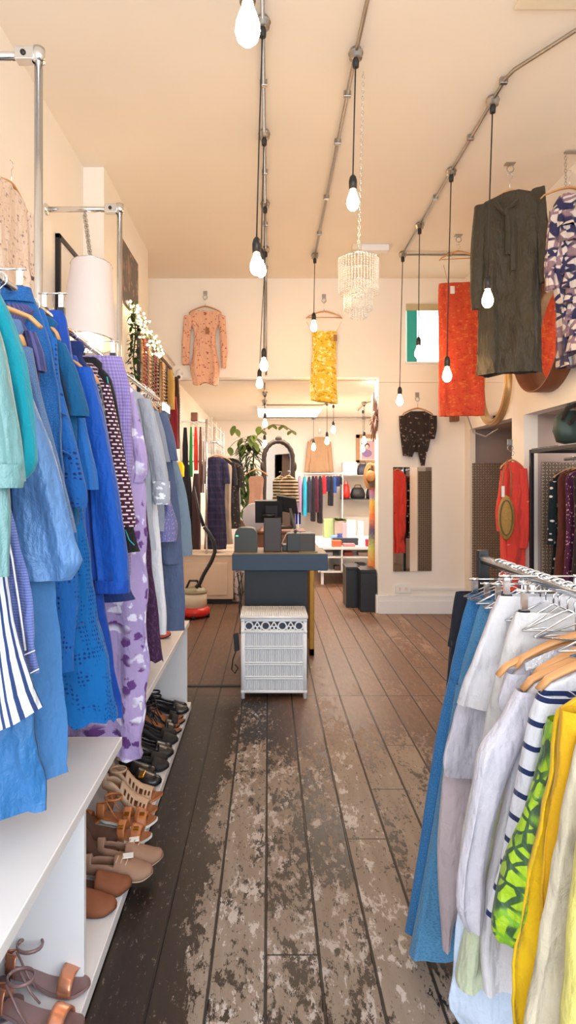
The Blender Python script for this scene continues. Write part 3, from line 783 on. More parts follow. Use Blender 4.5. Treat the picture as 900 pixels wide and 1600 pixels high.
# left rail framework
tb = M['chrome']
for Y_, lab in ((2.41, 'tall chrome post of the near rail frame'), (3.72, 'tall chrome post of the far rail frame')):
    zt = EYE + (675 / (F / 2.41) if Y_ < 3 else 433 / (F / 3.72))
    t = thing('rail_frame', 'chrome tube rail frame with ' + ('wall arm at the top left corner' if Y_ < 3 else 'wall arm above the white lampshade'), 'rail frame', (-.903, Y_, .575))
    MB().tube([(-.903, Y_, .575), (-.903, Y_, zt)], .0165, 16).build('post', tb, t)
    MB().tube([(XL, Y_, zt - .02), (-.903, Y_, zt - .02)], .0165, 16).build('wall_arm', tb, t)
    c = MB().box(-.99, -.915, Y_ - .024, Y_ + .024, zt - .045, zt + .006, .004); c.lathe((-.903, Y_, zt - .045), [(0, 0), (.024, 0), (.024, .055), (.0, .062)], 16)
    k = c.build('clamp', tb, t)
    MB().lathe((-.955, Y_ - .026, zt - .02), [(0, -.004), (.01, -.003), (.011, 0)], 12, 'y').build('screw', M['dark'], k)
    MB().lathe((XL, Y_, zt - .02), [(0, 0), (.035, 0), (.035, .008), (.02, .02)], 16, 'x').build('wall_flange', tb, t)
    MB().lathe((-.903, Y_, .575), [(.04, 0), (.04, .006), (.02, .02), (.017, .03)], 16).build('foot_flange', tb, t)
    MB().tube([(-.903, Y_, RZ), (RX, Y_, RZ)], .0125, 12).build('rail_arm', tb, t)
tag(MB().tube([(RX, .9, RZ), (RX, 3.95, RZ)], .0125, 12).build('hanging_rail', tb), 'chrome hanging rail carrying the blue and lilac clothes', 'rail')

# ------------------------------------------------------------------ right rail
QX, QZ = .72, 1.205
R = {}
R['jean'] = fab('washed blue jeans', rgb(44, 102, 156), 'speckle', rgb(66, 126, 176), 260, w=.5)
R['jean2'] = fab('faded blue jeans', rgb(84, 138, 178), 'speckle', rgb(62, 116, 160), 220, w=.5)
R['bjean'] = fab('black denim', rgb(28, 30, 40))
R['pink'] = fab('pale pink cotton', rgb(196, 180, 186))
R['white1'] = fab('white denim', rgb(208, 205, 210))
R['white2'] = fab('soft white linen', rgb(198, 194, 206))
R['white3'] = fab('ivory crepe', rgb(202, 198, 198))
R['sheer'] = fab('sheer white lace', rgb(205, 202, 210), 'dots', rgb(235, 235, 240), 220, w=.4)
R['bret'] = fab('white jersey with navy stripes', rgb(206, 206, 216), 'hstripe', rgb(24, 40, 84), 22, w=.22)
R['green'] = fab('lime green snakeskin', rgb(146, 180, 8), 'snake', rgb(40, 74, 34), 42, w=.09, c3=rgb(110, 160, 20), rough=.5)
R['yel'] = fab('bright yellow cloth', rgb(214, 172, 16))
R['yel2'] = fab('deep yellow cloth', rgb(200, 152, 16))
R['creamc'] = fab('cream linen', rgb(200, 190, 168))
R['pyel'] = fab('pale yellow cotton', rgb(196, 186, 104))
R['pblue'] = fab('blue white cotton', rgb(182, 194, 214))
R['pgreen'] = fab('pale green cotton', rgb(188, 196, 168))
def right_top(name, label, cat, Y, pts, mat, sleeve=None, clipped=False, hl=None, yaw=0, right=None, hangw=.19, **kw):
    """pts = (py, left px); the other edge mirrors about the rail"""
    rows = []
    for i, q in enumerate(pts):
        a = wx(q[1], Y); b = wx(q[2], Y) if len(q) > 2 else 2 * QX - a
        rows.append((wz(q[0], Y), a, b))
    if not clipped:
        z, a, b = rows[0]
        rows = [(z + .07, QX - .05, QX + .05), (z + .055, QX - .075, QX + .075), (z + .032, lp(QX, a, .66), lp(QX, b, .66))] + rows
    sl = []
    for s_ in sleeve or []:
        if isinstance(s_, dict): s_ = dict(s_); s_['rows'] = px_rows(Y, s_['px'])
        else: s_ = {'rows': px_rows(Y, s_), 'mat': mat}
        sl.append(s_)
    if sl:
        sl.append({'rows': [(z, 2 * QX - b, 2 * QX - a) for z, a, b in sl[0]['rows']], 'mat': sl[0].get('mat', mat)})
    if 'legs' in kw: kw['legs'] = [px_rows(Y, l) for l in kw['legs']]
    g = garment(name, label, cat, Y, rows, mat, sl, yaw=yaw, **kw)
    if hl:
        if clipped: clip_hanger(QX, Y, QZ, rows[0][0] - .01, hl, yaw, w=min(.15, (rows[0][2] - rows[0][1]) / 2 * .8))
        else: hanger(QX, Y, QZ, rows[0][0] + .01, hl, yaw, w=hangw)
    return g
H = 'clips on the rail at right'
right_top('trousers', 'black denim trousers farthest along the right rail', 'trousers', 2.0, [(925, 712), (960, 708), (1010, 704)], R['bjean'], clipped=True,
    legs=[[(1000, 704, 760), (1100, 696, 750), (1250, 690, 745), (1380, 686, 740)], [(1000, 765, 825), (1200, 765, 825), (1380, 765, 820)]])
def jeansx(Y, mat, px0, py):
    def f(t, Y_, cx):
        a = cx - wx(px0, Y_)
        MB().loft([(cx, Y_, wz(py, Y_), a, .03), (cx, Y_, wz(py + 18, Y_), a + .003, .034), (cx, Y_, wz(py + 20, Y_), a, .03)], 36, .002).build('waistband', mat, t)
    return f
right_top('jeans', 'washed mid blue flared jeans, leftmost on the right rail', 'jeans', 1.92, [(930, 733), (960, 724), (1030, 708), (1080, 700)], R['jean'], clipped=True, extra=jeansx(1.92, R['jean'], 733, 928),
    legs=[[(1060, 702, 770), (1150, 682, 748), (1250, 666, 724), (1350, 652, 710), (1455, 634, 700)], [(1060, 770, 850), (1250, 770, 840), (1455, 770, 850)]], hl='chrome clip hanger holding the washed mid blue jeans', amp=.008)
right_top('jeans', 'faded light blue flared jeans with split hem beside the darker pair', 'jeans', 1.84, [(938, 752), (970, 742), (1040, 722), (1090, 712)], R['jean2'], clipped=True, extra=jeansx(1.84, R['jean2'], 752, 936),
    legs=[[(1070, 714, 780), (1200, 692, 760), (1300, 676, 735), (1400, 658, 718), (1492, 640, 712)], [(1070, 780, 860), (1300, 780, 850), (1480, 780, 850)]], hl='chrome clip hanger holding the faded jeans', amp=.008)
right_top('trousers', 'pale pink trousers with long tapering leg in front of the faded jeans', 'trousers', 1.76, [(940, 770), (1000, 752), (1080, 725)], R['pink'], clipped=True, hl='chrome clip hanger holding the pale pink trousers',
    legs=[[(1060, 730, 790), (1200, 694, 760), (1320, 684, 735), (1400, 686, 722), (1450, 690, 706), (1484, 692, 702)], [(1060, 790, 870), (1300, 790, 850), (1450, 800, 850)]], amp=.008)
right_top('skirt', 'white linen skirt whose pointed hem shows below the white shorts', 'skirt', 1.68, [(950, 775), (1050, 735), (1120, 706), (1190, 688), (1212, 690)], R['white2'], clipped=True, hem=lambda x, a: -.03 * (1 + x), amp=.015)
right_top('shorts', 'white denim shorts held by a chrome clip', 'shorts', 1.62, [(930, 778), (960, 765), (1010, 745), (1060, 724), (1098, 711)], R['white1'], clipped=True, hl='chrome clip hanger with black pads holding the white denim shorts', hem=lambda x, a: -.025 * (1 + x))
right_top('skirt', 'ivory crepe skirt clipped behind the lace collared blouse', 'skirt', 1.53, [(955, 806), (1000, 790), (1100, 765), (1200, 745), (1300, 724), (1380, 716)], R['white3'], clipped=True, hl='wide clip hanger holding the ivory skirt')
def coll(t, Y, cx):
    P = [(wx(a, Y), Y - .05, wz(b, Y)) for a, b in ((806, 1027), (822, 1018), (850, 1006), (852, 1016), (826, 1032), (808, 1038))]
    MB().add(P, [tuple(range(6))], [(p[0], p[2]) for p in P]).build('lace_yoke', R['sheer'], t)
right_top('blouse', 'white blouse with sheer yoke and cap sleeve over a wooden hanger', 'blouse', 1.44, [(1052, 792), (1080, 785), (1150, 770), (1250, 745), (1320, 724), (1345, 712), (1400, 707), (1420, 722)], R['white2'],
    [[(1045, 785, 822), (1070, 776, 812), (1092, 771, 800), (1122, 782, 796)]], hl='wooden hanger inside the white blouse with sheer yoke', extra=coll, yaw=.08)
right_top('dress', 'pale pinkish white long dress under the white blouses', 'dress', 1.40, [(1080, 800), (1250, 745), (1430, 712), (1520, 706), (1565, 700), (1620, 735)], R['pblue'])
right_top('tunic', 'pale green tunic showing low between the white hems', 'tunic', 1.36, [(1090, 810), (1300, 760), (1440, 732), (1520, 715), (1540, 716)], R['pgreen'])
right_top('shirt', 'white shirt with turned cuff, long sleeve hanging at its left', 'shirt', 1.30, [(1075, 815), (1200, 790), (1300, 770), (1420, 748), (1500, 745), (1545, 750)], R['white1'],
    [{'px': [(1072, 800, 838), (1120, 775, 822), (1164, 742, 800), (1250, 730, 770), (1340, 712, 752), (1408, 708, 748), (1440, 722, 745)], 'mat': R['white2']}], hl='wooden hanger inside the white shirt with turned cuff', yaw=.06)
right_top('striped_top', 'white long sleeved top with narrow navy stripes', 'top', 1.22, [(1075, 838), (1160, 828), (1300, 815), (1400, 810), (1430, 808)], R['bret'],
    [{'px': [(1072, 828, 880), (1110, 814, 868), (1180, 800, 846), (1260, 784, 828), (1340, 768, 800), (1402, 748, 772)], 'dy': -.035}], hl='wooden hanger inside the navy striped top', yaw=.05)
right_top('blouse', 'lime green snakeskin blouse sleeve between stripes and yellow', 'blouse', 1.13, [(1130, 850), (1250, 835), (1350, 830), (1400, 828)], R['green'],
    [{'px': [(1115, 846, 890), (1180, 832, 880), (1250, 812, 862), (1335, 777, 838), (1425, 759, 815), (1448, 768, 806)], 'dy': -.03}], hl='wooden hanger inside the lime green blouse')
right_top('dress', 'bright yellow dress with deep folds, second nearest on the right rail', 'dress', 1.06, [(1105, 872), (1150, 860), (1250, 844), (1344, 824), (1438, 810), (1510, 796), (1600, 800), (1650, 806)], R['yel'],
    [{'px': [(1098, 864, 905), (1180, 856, 900), (1280, 842, 880), (1360, 834, 868), (1420, 836, 860)], 'mat': R['yel2'], 'dy': -.03}], amp=.02, ks=(6, 11), hl='wooden hanger inside the bright yellow dress')
right_top('shirt', 'cream linen shirt dress in front of the yellow dress', 'dress', .985, [(1150, 905), (1230, 885), (1320, 868), (1420, 850), (1520, 836), (1620, 818), (1700, 810)], R['creamc'], amp=.014)
right_top('dress', 'pale yellow cotton dress nearest on the right rail', 'dress', .92, [(1240, 912), (1330, 895), (1420, 884), (1520, 876), (1620, 868), (1720, 860)], R['pyel'], amp=.012)

t = thing('clothes_rack', 'free standing metal clothes rack with chrome rail carrying white, striped and yellow clothes', 'clothes rack', (QX, 1.5, 0))
MB().tube([(QX, .5, QZ), (QX, 2.07, QZ)], .016, 14).build('rail', M['chrome'], t)
for y in (.52, 2.07):
    MB().box(QX - .017, QX + .017, y - .017, y + .017, .05, QZ + .03, .003).build('post', M['dark'], t)
    MB().tube([(QX - .24, y, .035), (QX + .24, y, .035)], .014, 10).build('foot_bar', M['dark'], t)
MB().tube([(QX, .52, .06), (QX, 2.07, .06)], .012, 10).build('base_bar', M['dark'], t)
for i in range(22):
    y = 1.15 + i * .037 + random.uniform(-.01, .01)
    if i in (3, 5, 7): hanger(QX, y, QZ, QZ - .09, 'pale wooden hanger crowded under the right rail', random.uniform(-.25, .25), .15, group='wooden hangers crowded on the right rail')
    else:
        a_ = random.uniform(-.35, .35); t = thing('wire_hanger', 'thin chrome wire hanger crowded under the right rail', 'hanger', (QX, y, QZ - .12), 'wire hangers crowded on the right rail')
        MB().tube(hook_pts(QX, y, QZ - .05, QZ), .0024, 6).build('hook', M['chrome'], t)
        d_ = Vector((math.cos(a_), math.sin(a_), 0)) * .11; c_ = Vector((QX, y, QZ - .05))
        MB().tube([c_ - d_ - Vector((0, 0, .05)), c_, c_ + d_ - Vector((0, 0, .05)), c_ - d_ - Vector((0, 0, .05))], .0024, 6).build('wire_frame', M['chrome'], t)
# ------------------------------------------------------------------ benches and shoes
BX = -.51
def bench(label, y0, y1, dividers):
    t = thing('bench', label, 'bench', (-.9, (y0 + y1) / 2, 0))
    MB().box(-1.345, BX, y0, y1, .545, .578, .003).build('top_board', M['bench'], t)
    for y in dividers: MB().box(-1.345, BX - .012, y - .01, y + .012, .056, .545, .002).build('side_panel', M['bench'], t)
    MB().box(-1.345, -1.33, y0, y1, .056, .545).build('back_panel', M['bench'], t)
bench('white laminate bench with shoe bays at the near left, blue hems resting on it', .7, 2.14, (.8, 1.745))
bench('white laminate bench farther along the left wall, open end towards the aisle', 2.47, 3.95, (3.93,))
tag(MB().box(-1.345, BX + .012, .7, 3.95, .012, .054, .003).build('plinth_shelf', M['bench']), 'low white shelf board on the floor carrying the rows of shoes', 'shelf')
SZ = .055
S = {}
S['tan'] = plain('tan leather', rgb(186, 116, 70), .45, var=.1)
S['taupe'] = plain('taupe suede', rgb(150, 116, 96), .85, var=.1, bump=.1)
S['beige'] = plain('beige leather', rgb(196, 164, 136), .5)
S['brown'] = plain('brown suede', rgb(128, 74, 46), .8, var=.15, bump=.1)
S['dbrown'] = plain('dark brown suede', rgb(84, 58, 46), .85, var=.15, bump=.15)
S['black'] = plain('black leather', rgb(26, 26, 30), .3)
S['blacks'] = plain('black suede', rgb(30, 28, 30), .7)
S['insole'] = plain('tan insole', rgb(170, 112, 76), .55)
S['wsole'] = plain('white sole', rgb(230, 228, 225), .5)
S['rose'] = plain('rose gold leather', rgb(205, 140, 110), .25, .6)
S['nude'] = plain('mauve nude leather', rgb(140, 112, 112), .4, .2)
S['glit'] = fab('dark glitter', rgb(60, 56, 66), 'speckle', rgb(170, 165, 175), 300, w=.62, rough=.3, metal=.4)
S['goldb'] = plain('gold buckle', rgb(235, 165, 60), .2, .9)
S['redp'] = plain('coral patterned leather', rgb(205, 90, 70), .5)
def half_w(t):     # outline of a foot, t = 0 heel .. 1 toe
    return .5 * (.62 * math.sin(min(1, (t + .03) / .2) * PI / 2) if t < .2 else lp(.62, 1.0, (math.sin((t - .2) / .52 * PI - PI / 2) + 1) / 2) if t < .72 else math.cos((t - .72) / .285 * PI / 2) ** .55)
def shoe(t, side, dx, yaw, style, up, sole, L=.25, W=.088, heel=.02, insole=None, z0=0, strap=None):
    """one shoe as a part of its pair; toe along local +x"""
    ca, sa = math.cos(yaw), math.sin(yaw)
    base = base_of(t)
    ox, oy = dx
    def T(x, y, z): return Vector((base.x + ox + x * ca - y * sa, base.y + oy + x * sa + y * ca, base.z + z0 + z))
    def zs(u): return .010 + heel * (.5 + .5 * math.cos(min(1, max(0, (u - .12) / .5)) * PI)) + .012 * max(0, u - .85) / .15
    def yc(u): return side * .010 * math.sin(u * PI)
    N = 22
    # sole
    vs = []; fs = []
    for i in range(N + 1):
        u = i / N; x = u * L; hw = max(.004, half_w(u) * W)
        for yy, zz in ((-hw, 0), (hw, 0), (hw, -.010), (-hw, -.010)): vs.append(T(x, yc(u) + yy, zs(u) + zz))
    for i in range(N):
        for k in range(4): fs.append((i * 4 + k, i * 4 + (k + 1) % 4, (i + 1) * 4 + (k + 1) % 4, (i + 1) * 4 + k))
    fs += [(0, 1, 2, 3), (N * 4 + 3, N * 4 + 2, N * 4 + 1, N * 4)]
    sh = MB().add(vs, fs, smooth=False)
    if heel > .03:
        a = .012 + L * .01; thin = style in ('pump', 'cutout')
        r0, r1 = (.026, .010 if thin else .02)
        sh.tube([T(a + .028, 0, zs(0) - .008), T(a + .022, 0, zs(0) * .5), T(a + .016, 0, .0)], [r0, lp(r0, r1, .7), r1], 10)
    so_ = sh.build('shoe', sole, t)
    ins = MB(); vs = []; fs = []
    for i in range(N + 1):
        u = .02 + .96 * i / N; hw = max(.003, half_w(u) * W * .92)
        vs += [T(u * L, yc(u) - hw, zs(u) + .0012), T(u * L, yc(u) + hw, zs(u) + .0012)]
    fs = [(2 * i, 2 * i + 1, 2 * i + 3, 2 * i + 2) for i in range(N)]
    ins.add(vs, fs).build('insole', insole or S['insole'], so_)
    # upper
    A = 12; U = 30
    def hgt(u):
        h = lp(.022, .058, min(1, (1 - u) / .45)) if u > .55 else .06
        if style == 'boot': h = .06 + .10 * max(0, (.55 - u) / .55) ** .4 if u < .55 else h
        return h
    def keep(u, a):    # a 0..1 across the arch
        mid = abs(a - .5) * 2
        if style in ('pump',): return not (.1 < u < .66 and mid < .62)
        if style == 'oxford': return not (.1 < u < .42 and mid < .72)
        if style == 'boot': return not (.06 < u < .44 and mid < .5)
        if style == 'cutout':
            if .08 < u < .34 and mid < .7: return False
            if u > .82: return False
            return not (int(u * 26) % 2 == 0 and .28 < mid < .72 and .2 < u)
        if style == 'slide': return (.42 < u < .58) or (.68 < u < .84)
        if style == 'sandal': return (.66 < u < .82) or (u < .12 and mid > .35)
        if style == 'mule': return u > .5
        return True
    up_ = MB(); vs = []; idx = {}
    for i in range(U + 1):
        u = i / U * .995; hw = max(.003, half_w(u) * W + .002); h = hgt(u)
        if u > .9: h *= math.sqrt(max(0.02, 1 - ((u - .9) / .1) ** 2))
        for k in range(A + 1):
            a = PI * k / A
            inward = 1 - .22 * math.sin(a) ** 2 if u < .5 else 1
            vs.append(T(u * L + (-.004 if u < .05 else 0), yc(u) - math.cos(a) * hw * inward, zs(u) - .004 + h * abs(math.sin(a)) ** .75))
    for i in range(U):
        for k in range(A):
            if keep((i + .5) / U, (k + .5) / A):
                q = A + 1; fs_ = (i * q + k, i * q + k + 1, (i + 1) * q + k + 1, (i + 1) * q + k)
                up_.f.append(list(fs_)); up_.sm.append(True)
    if style not in ('slide', 'sandal', 'mule'):
        for k in range(A):
            if keep(.01, (k + .5) / A): up_.f.append([k, k + 1, A + 1 + k + 1]); up_.sm.append(True)
    up_.v = vs
    o = up_.build('upper', up, so_)
    md = o.modifiers.new('thickness', 'SOLIDIFY'); md.thickness = .0025; md.offset = 0
    if strap:
        hz = zs(0) + .075
        P = [T(.03 + .035 * (1 - math.cos(q)), .03 * math.sin(q), hz) for q in [2 * PI * j / 16 for j in range(17)]]
        MB().tube(P, .0035, 6, flat=1.6).build('ankle_strap', strap, so_)
        if style == 'sandal':
            MB().tube([T(.04, -.028, hz), T(.075, -.03, zs(.3) + .02), T(.1, -.033, zs(.4))], .003, 6).build('side_strap', strap, so_)
            MB().tube([T(.04, .028, hz), T(.075, .03, zs(.3) + .02), T(.1, .033, zs(.4))], .003, 6).build('side_strap', strap, so_)
    if style in ('slide',):
        for u in (.5, .76):
            MB().obox(T(u * L, yc(u) - .03, zs(u) + .047), (.010, 0, 0), (0, .006, .003), (0, 0, .002)).build('buckle', S['goldb'], so_)
    if style == 'oxford':
        for j in range(3):
            u = .46 + .07 * j
            MB().tube([T(u * L, -.018, zs(u) + hgt(u) - .012), T((u + .03) * L, 0, zs(u) + hgt(u) + .002), T(u * L, .018, zs(u) + hgt(u) - .012)], .0022, 6).build('lace', S['beige'], so_)
    if style == 'boot':
        f = MB()
        for j in range(14):
            q = PI * 1.6 * j / 13 + .2
            p = T(.05 + .045 * math.cos(q), .038 * math.sin(q), zs(0) + .135)
            f.tube([p, p + Vector((random.uniform(-.006, .006), random.uniform(-.006, .006), -.07))], .0028, 4)
        f.build('fringe', up, so_)
    return so_
def pair(label, toe, yaw, gap, style, up, sole, z=SZ, group=None, L=.238, **kw):
    """toe = position of the toe of the first shoe"""
    d = Vector((math.cos(yaw), math.sin(yaw), 0))
    o = Vector((toe[0], toe[1], z)) - d * L
    t = thing('pair_of_shoes', label, 'shoes', o, group)
    shoe(t, 1, (0, 0), yaw, style, up, sole, L=L, **kw)
    shoe(t, -1, gap, yaw + random.uniform(-.08, .08), style, up, sole, L=L, **kw)
    return t
pair('rose gold and nude strappy sandals nearest on the low shelf', (-.495, 1.70), -.1, (.02, -.11), 'sandal', S['rose'], S['nude'], heel=.03, strap=S['nude'], insole=S['nude'])
pair('dark glitter sandals with bow behind the rose gold pair', (-.66, 1.655), .5, (-.03, -.12), 'sandal', S['glit'], S['nude'], heel=.06, strap=S['glit'], insole=S['nude'])
pair('mauve nude heeled sandals at the bottom left corner', (-.72, 1.71), .25, (-.13, -.04), 'sandal', S['nude'], S['nude'], heel=.08, strap=S['nude'], insole=S['nude'])
pair('brown suede loafers just past the white divider', (-.5, 2.02), .05, (.025, .11), 'mule', S['brown'], S['dbrown'], z=SZ, insole=S['dbrown'])
pr = pair('taupe suede lace up shoes with white tags, toes over the shelf edge', (-.415, 2.20), .08, (.02, .105), 'oxford', S['taupe'], S['beige'], insole=S['beige'])
for k, (a, b) in enumerate(((211, 1338), (214, 1352))):
    p = Vector((-.505, 2.205 + .1 * k, .124)); MB().obox(p, (.018, .004, 0), (-.003, .014, 0), (0, 0, .0015)).build('price_tag', M['tag'], pr)
pair('dark brown fringed suede ankle boots behind the taupe lace ups', (-.56, 2.30), .1, (-.02, .12), 'boot', S['dbrown'], S['dbrown'], insole=S['dbrown'])
pair('tan leather two strap footbeds with gold buckles and white soles', (-.46, 2.42), -.05, (0, .11), 'slide', S['tan'], S['wsole'], heel=.012)
pair('beige high heeled shoes with cut out slits and tan insoles', (-.475, 2.62), -.12, (0, .115), 'cutout', S['beige'], S['tan'], heel=.09, strap=S['beige'])
pair('flat tan sandals beside the beige cut out heels', (-.47, 2.545), 0, (-.22, .0), 'sandal', S['tan'], S['tan'], strap=S['tan'])
b_ = pair('black flat shoes with a gold bar across the toe', (-.50, 2.86), -.1, (-.04, .10), 'mule', S['black'], S['black'])
MB().box(-.60, -.575, 2.82, 2.88, .106, .116, .003).build('gold_bar', S['goldb'], b_)
BS = [('black open loafers with brown linings near the lavender dress hem', 3.02, .0, 'pump', .015), ('black low heeled pumps in the middle of the black shoes', 3.17, .1, 'pump', .04),
      ('shiny black slingback shoes behind the low heeled pumps', 3.32, -.05, 'pump', .05), ('black court shoes with tan linings', 3.46, .05, 'sandal', .06),
      ('black strappy high sandals leaning together', 3.60, .12, 'sandal', .08), ('black suede shoes at the far end of the low shelf', 3.76, .0, 'pump', .03)]
for i, (lab, y, yw, st, hl) in enumerate(BS):
    pair(lab, (-.49, y), yw, (-.02, .075), st, S['black'] if i % 2 else S['blacks'], S['black'], heel=hl, strap=S['black'] if st == 'sandal' else None)
for i, (lab, y, st) in enumerate((('black heeled sandals in the back row under the lavender hem', 2.98, 'sandal'), ('black pumps in the back row', 3.3, 'pump'), ('tan lined black sandals in the back row', 3.62, 'sandal'))):
    pair(lab, (-.76, y), .1, (-.02, .11), st, S['blacks'], S['black'], heel=.07, strap=S['black'])
pair('coral and black flat shoes on top of the far bench', (-.56, 3.5), -.2, (-.02, .1), 'mule', S['redp'], S['black'], z=.579)

# ------------------------------------------------------------------ white wicker hamper
hx0, hx1, hy0, hy1 = -.190, .260, 4.16, 4.49
t = thing('wicker_hamper', 'white wicker laundry hamper with scrollwork band, standing before the navy counter', 'hamper', (.035, 4.32, 0))
wk = plain('white painted wicker', rgb(240, 242, 246), .55, var=.05, nscale=40, bump=.3)
q = MB()
for x in (hx0 + .014, hx1 - .014):
    for y in (hy0 + .014, hy1 - .014): q.tube([(x, y, 0), (x, y, .54)], .014, 10)
for z in (.045, .452, .53):
    for y in (hy0 + .012, hy1 - .012): q.tube([(hx0, y, z), (hx1, y, z)], .011, 8)
    for x in (hx0 + .012, hx1 - .012): q.tube([(x, hy0, z), (x, hy1, z)], .011, 8)
q.build('frame', wk, t)
def woven(horizontal_at, a0, a1, z0, z1, axis, c):
    q = MB(); n = int((a1 - a0) / .0125)
    for i in range(n + 1):
        a = lp(a0, a1, i / n); st = [];
        for j in range(25):
            z = lp(z0, z1, j / 24); o = .003 * math.sin(j * PI / 2 + (i % 2) * PI) - (.003 if i % 4 == 0 else 0)
            st.append((a, c + o, z) if axis == 'x' else (c + o, a, z))
        q.tube(st, .0055 if i % 4 else .0042, 6)
    for z in horizontal_at:
        for dz in (-.007, .007):
            p = [(lp(a0, a1, k / 60), c + (-1 if c < 4.2 else 1) * (.006 + .003 * math.sin(k * PI / 1.0 + dz * 200)), z + dz) for k in range(61)]
            if axis == 'y': p = [(c + (-.006 if c < 0 else .006), lp(a0, a1, k / 40), z + dz) for k in range(41)]
            q.tube(p, .0055, 6)
    return q
hz = (.14, .235, .345)
woven(hz, hx0 + .03, hx1 - .03, .05, .45, 'x', hy0 + .014).build('front_panel', wk, t)
woven(hz, hx0 + .03, hx1 - .03, .05, .52, 'x', hy1 - .014).build('back_panel', wk, t)
woven(hz, hy0 + .03, hy1 - .03, .05, .52, 'y', hx0 + .014).build('side_panel', wk, t)
woven(hz, hy0 + .03, hy1 - .03, .05, .52, 'y', hx1 - .014).build('side_panel', wk, t)
MB().box(hx0 + .025, hx1 - .025, hy0 + .025, hy1 - .025, .04, .46).build('lining', plain('pale lining', rgb(196, 202, 212), .8), t)
MB().box(hx0 + .025, hx1 - .025, hy0 + .028, hy1 - .025, .46, .52).build('band_shade', plain('shaded interior', rgb(72, 78, 92), .8), t)  # dark box paints the shade inside the hamper behind the open band
q = MB(); zc_ = .491
for i in range(4):
    cx_ = lp(hx0 + .055, hx1 - .055, i / 3)
    q.torus((cx_, hy0 + .010, zc_), .027, .0055, 'y', 20, 6)
    if i < 3:
        c2 = cx_ + (hx1 - hx0 - .11) / 6
        for s_ in (-1, 1):
            q.torus((c2 + s_ * .014, hy0 + .010, zc_ - .014), .013, .005, 'y', 14, 6); q.tube([(c2 + s_ * .03, hy0 + .01, zc_ - .025), (c2 + s_ * .012, hy0 + .01, zc_ + .01), (c2, hy0 + .01, zc_ + .028)], .005, 6)
q.build('scroll_band', wk, t)
q = MB(); q.box(hx0 - .004, hx1 + .004, hy0 - .004, hy1, .541, .556, .004)
for i in range(30): q.tube([(lp(hx0, hx1, i / 29), hy0, .559), (lp(hx0, hx1, i / 29), hy1, .559)], .005, 6)
for y in (hy0 - .002, hy1): q.tube([(hx0 - .004, y, .552), (hx1 + .004, y, .552)], .010, 8)
q.build('lid', wk, t)

# ------------------------------------------------------------------ counter and till
t = thing('counter', 'navy painted shop counter with deep overhanging top, behind the white hamper', 'counter', (.08, 4.9, 0))
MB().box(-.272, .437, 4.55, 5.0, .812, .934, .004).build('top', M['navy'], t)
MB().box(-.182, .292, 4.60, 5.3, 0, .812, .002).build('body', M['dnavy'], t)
MB().box(-.265, .43, 4.56, 4.99, .934, .938).build('worktop_edge', plain('raw wood edge', rgb(150, 125, 95), .6), t)
t = thing('gilt_frame', 'gilt picture frame leaning on edge beside the right side of the counter', 'frame', (.36, 5.4, 0))
MB().box(.345, .385, 5.2, 5.26, .0, .80, .004).box(.345, .385, 5.54, 5.6, .0, .80, .004).box(.345, .385, 5.2, 5.6, 0, .06, .004).box(.345, .385, 5.2, 5.6, .74, .80, .004).build('moulding', M['gold'], t)
MB().box(.36, .366, 5.25, 5.55, .05, .75).build('backing', M['kraft'], t)
def pbox(name, label, cat, Y, px0, px1, py0, py1, depth, mat, b=.006, group=None, z0=None):
    zlo = wz(py1, Y) if z0 is None else z0
    return tag(MB().box(wx(px0, Y), wx(px1, Y), Y, Y + depth, zlo, wz(py0, Y), b).build(name, mat), label, cat, group)
CT = .938
t = thing('receipt_printer', 'rounded black receipt printer at the left end of the counter', 'printer', (-.18, 4.7, CT))
prof = []
x0_, x1_ = wx(366, 4.64), wx(402, 4.64); h_ = .185
vs = []
for y in (4.64, 4.8):
    for k in range(17):
        a = PI * k / 16; vs.append(((x0_ + x1_) / 2 - (x1_ - x0_) / 2 * math.copysign(abs(math.cos(a)) ** .5, math.cos(a)), y, CT + h_ * abs(math.sin(a)) ** .35))
MB().add(vs, [(k, k + 1, 17 + k + 1, 17 + k) for k in range(16)] + [tuple(range(16, -1, -1)), tuple(range(17, 34))], smooth=False).build('housing', plain('olive black plastic', rgb(44, 44, 38), .4), t)
MB().box(x0_ + .012, x0_ + .03, 4.636, 4.641, CT + .12, CT + .128).build('status_light', emis('green light', (.1, .9, .3), 1.5), t)
t = thing('till_screen', 'dark touch screen till seen from behind on a brown pedestal', 'till', (wx(424, 4.66), 4.7, CT))
bm_ = plain('brown black plastic', rgb(50, 38, 34), .45)
MB().box(wx(412, 4.66), wx(440, 4.66), 4.66, 4.80, CT, wz(809, 4.66), .006).build('pedestal', bm_, t)
c_ = at(420, 799, 4.74)
MB().obox(c_, (.105, 0, 0), (0, .014, .005), (0, -.03, .085)).build('screen', M['black'], t)
MB().obox(c_ + Vector((.02, -.03, 0)), (.045, 0, 0), (0, .02, 0), (0, -.008, .045)).lathe(c_ + Vector((.0, -.05, -.03)), [(0, -.05), (.018, -.05), (.018, .05), (0, .05)], 14, 'x').build('hinge', M['dark'], t)
t = thing('customer_display', 'black angled customer display on a jointed arm at the right of the till', 'display', (wx(455, 4.72), 4.75, CT))
c_ = at(449, 788, 4.75)
MB().obox(c_, (.075, 0, -.012), (0, .012, .005), (-.01, -.03, .06)).build('screen', M['black'], t)
MB().tube([c_ + Vector((.02, 0, -.03)), at(460, 822, 4.75), at(463, 838, 4.75)], .012, 8).build('arm', plain('grey plastic', rgb(90, 82, 78), .5), t)
MB().box(wx(441, 4.75), wx(470, 4.75), 4.70, 4.84, CT, CT + .05, .005).build('base', M['black'], t)
t = thing('cash_box', 'black boxy card machine base with grey side on the right of the counter', 'box', (wx(480, 4.7), 4.75, CT))
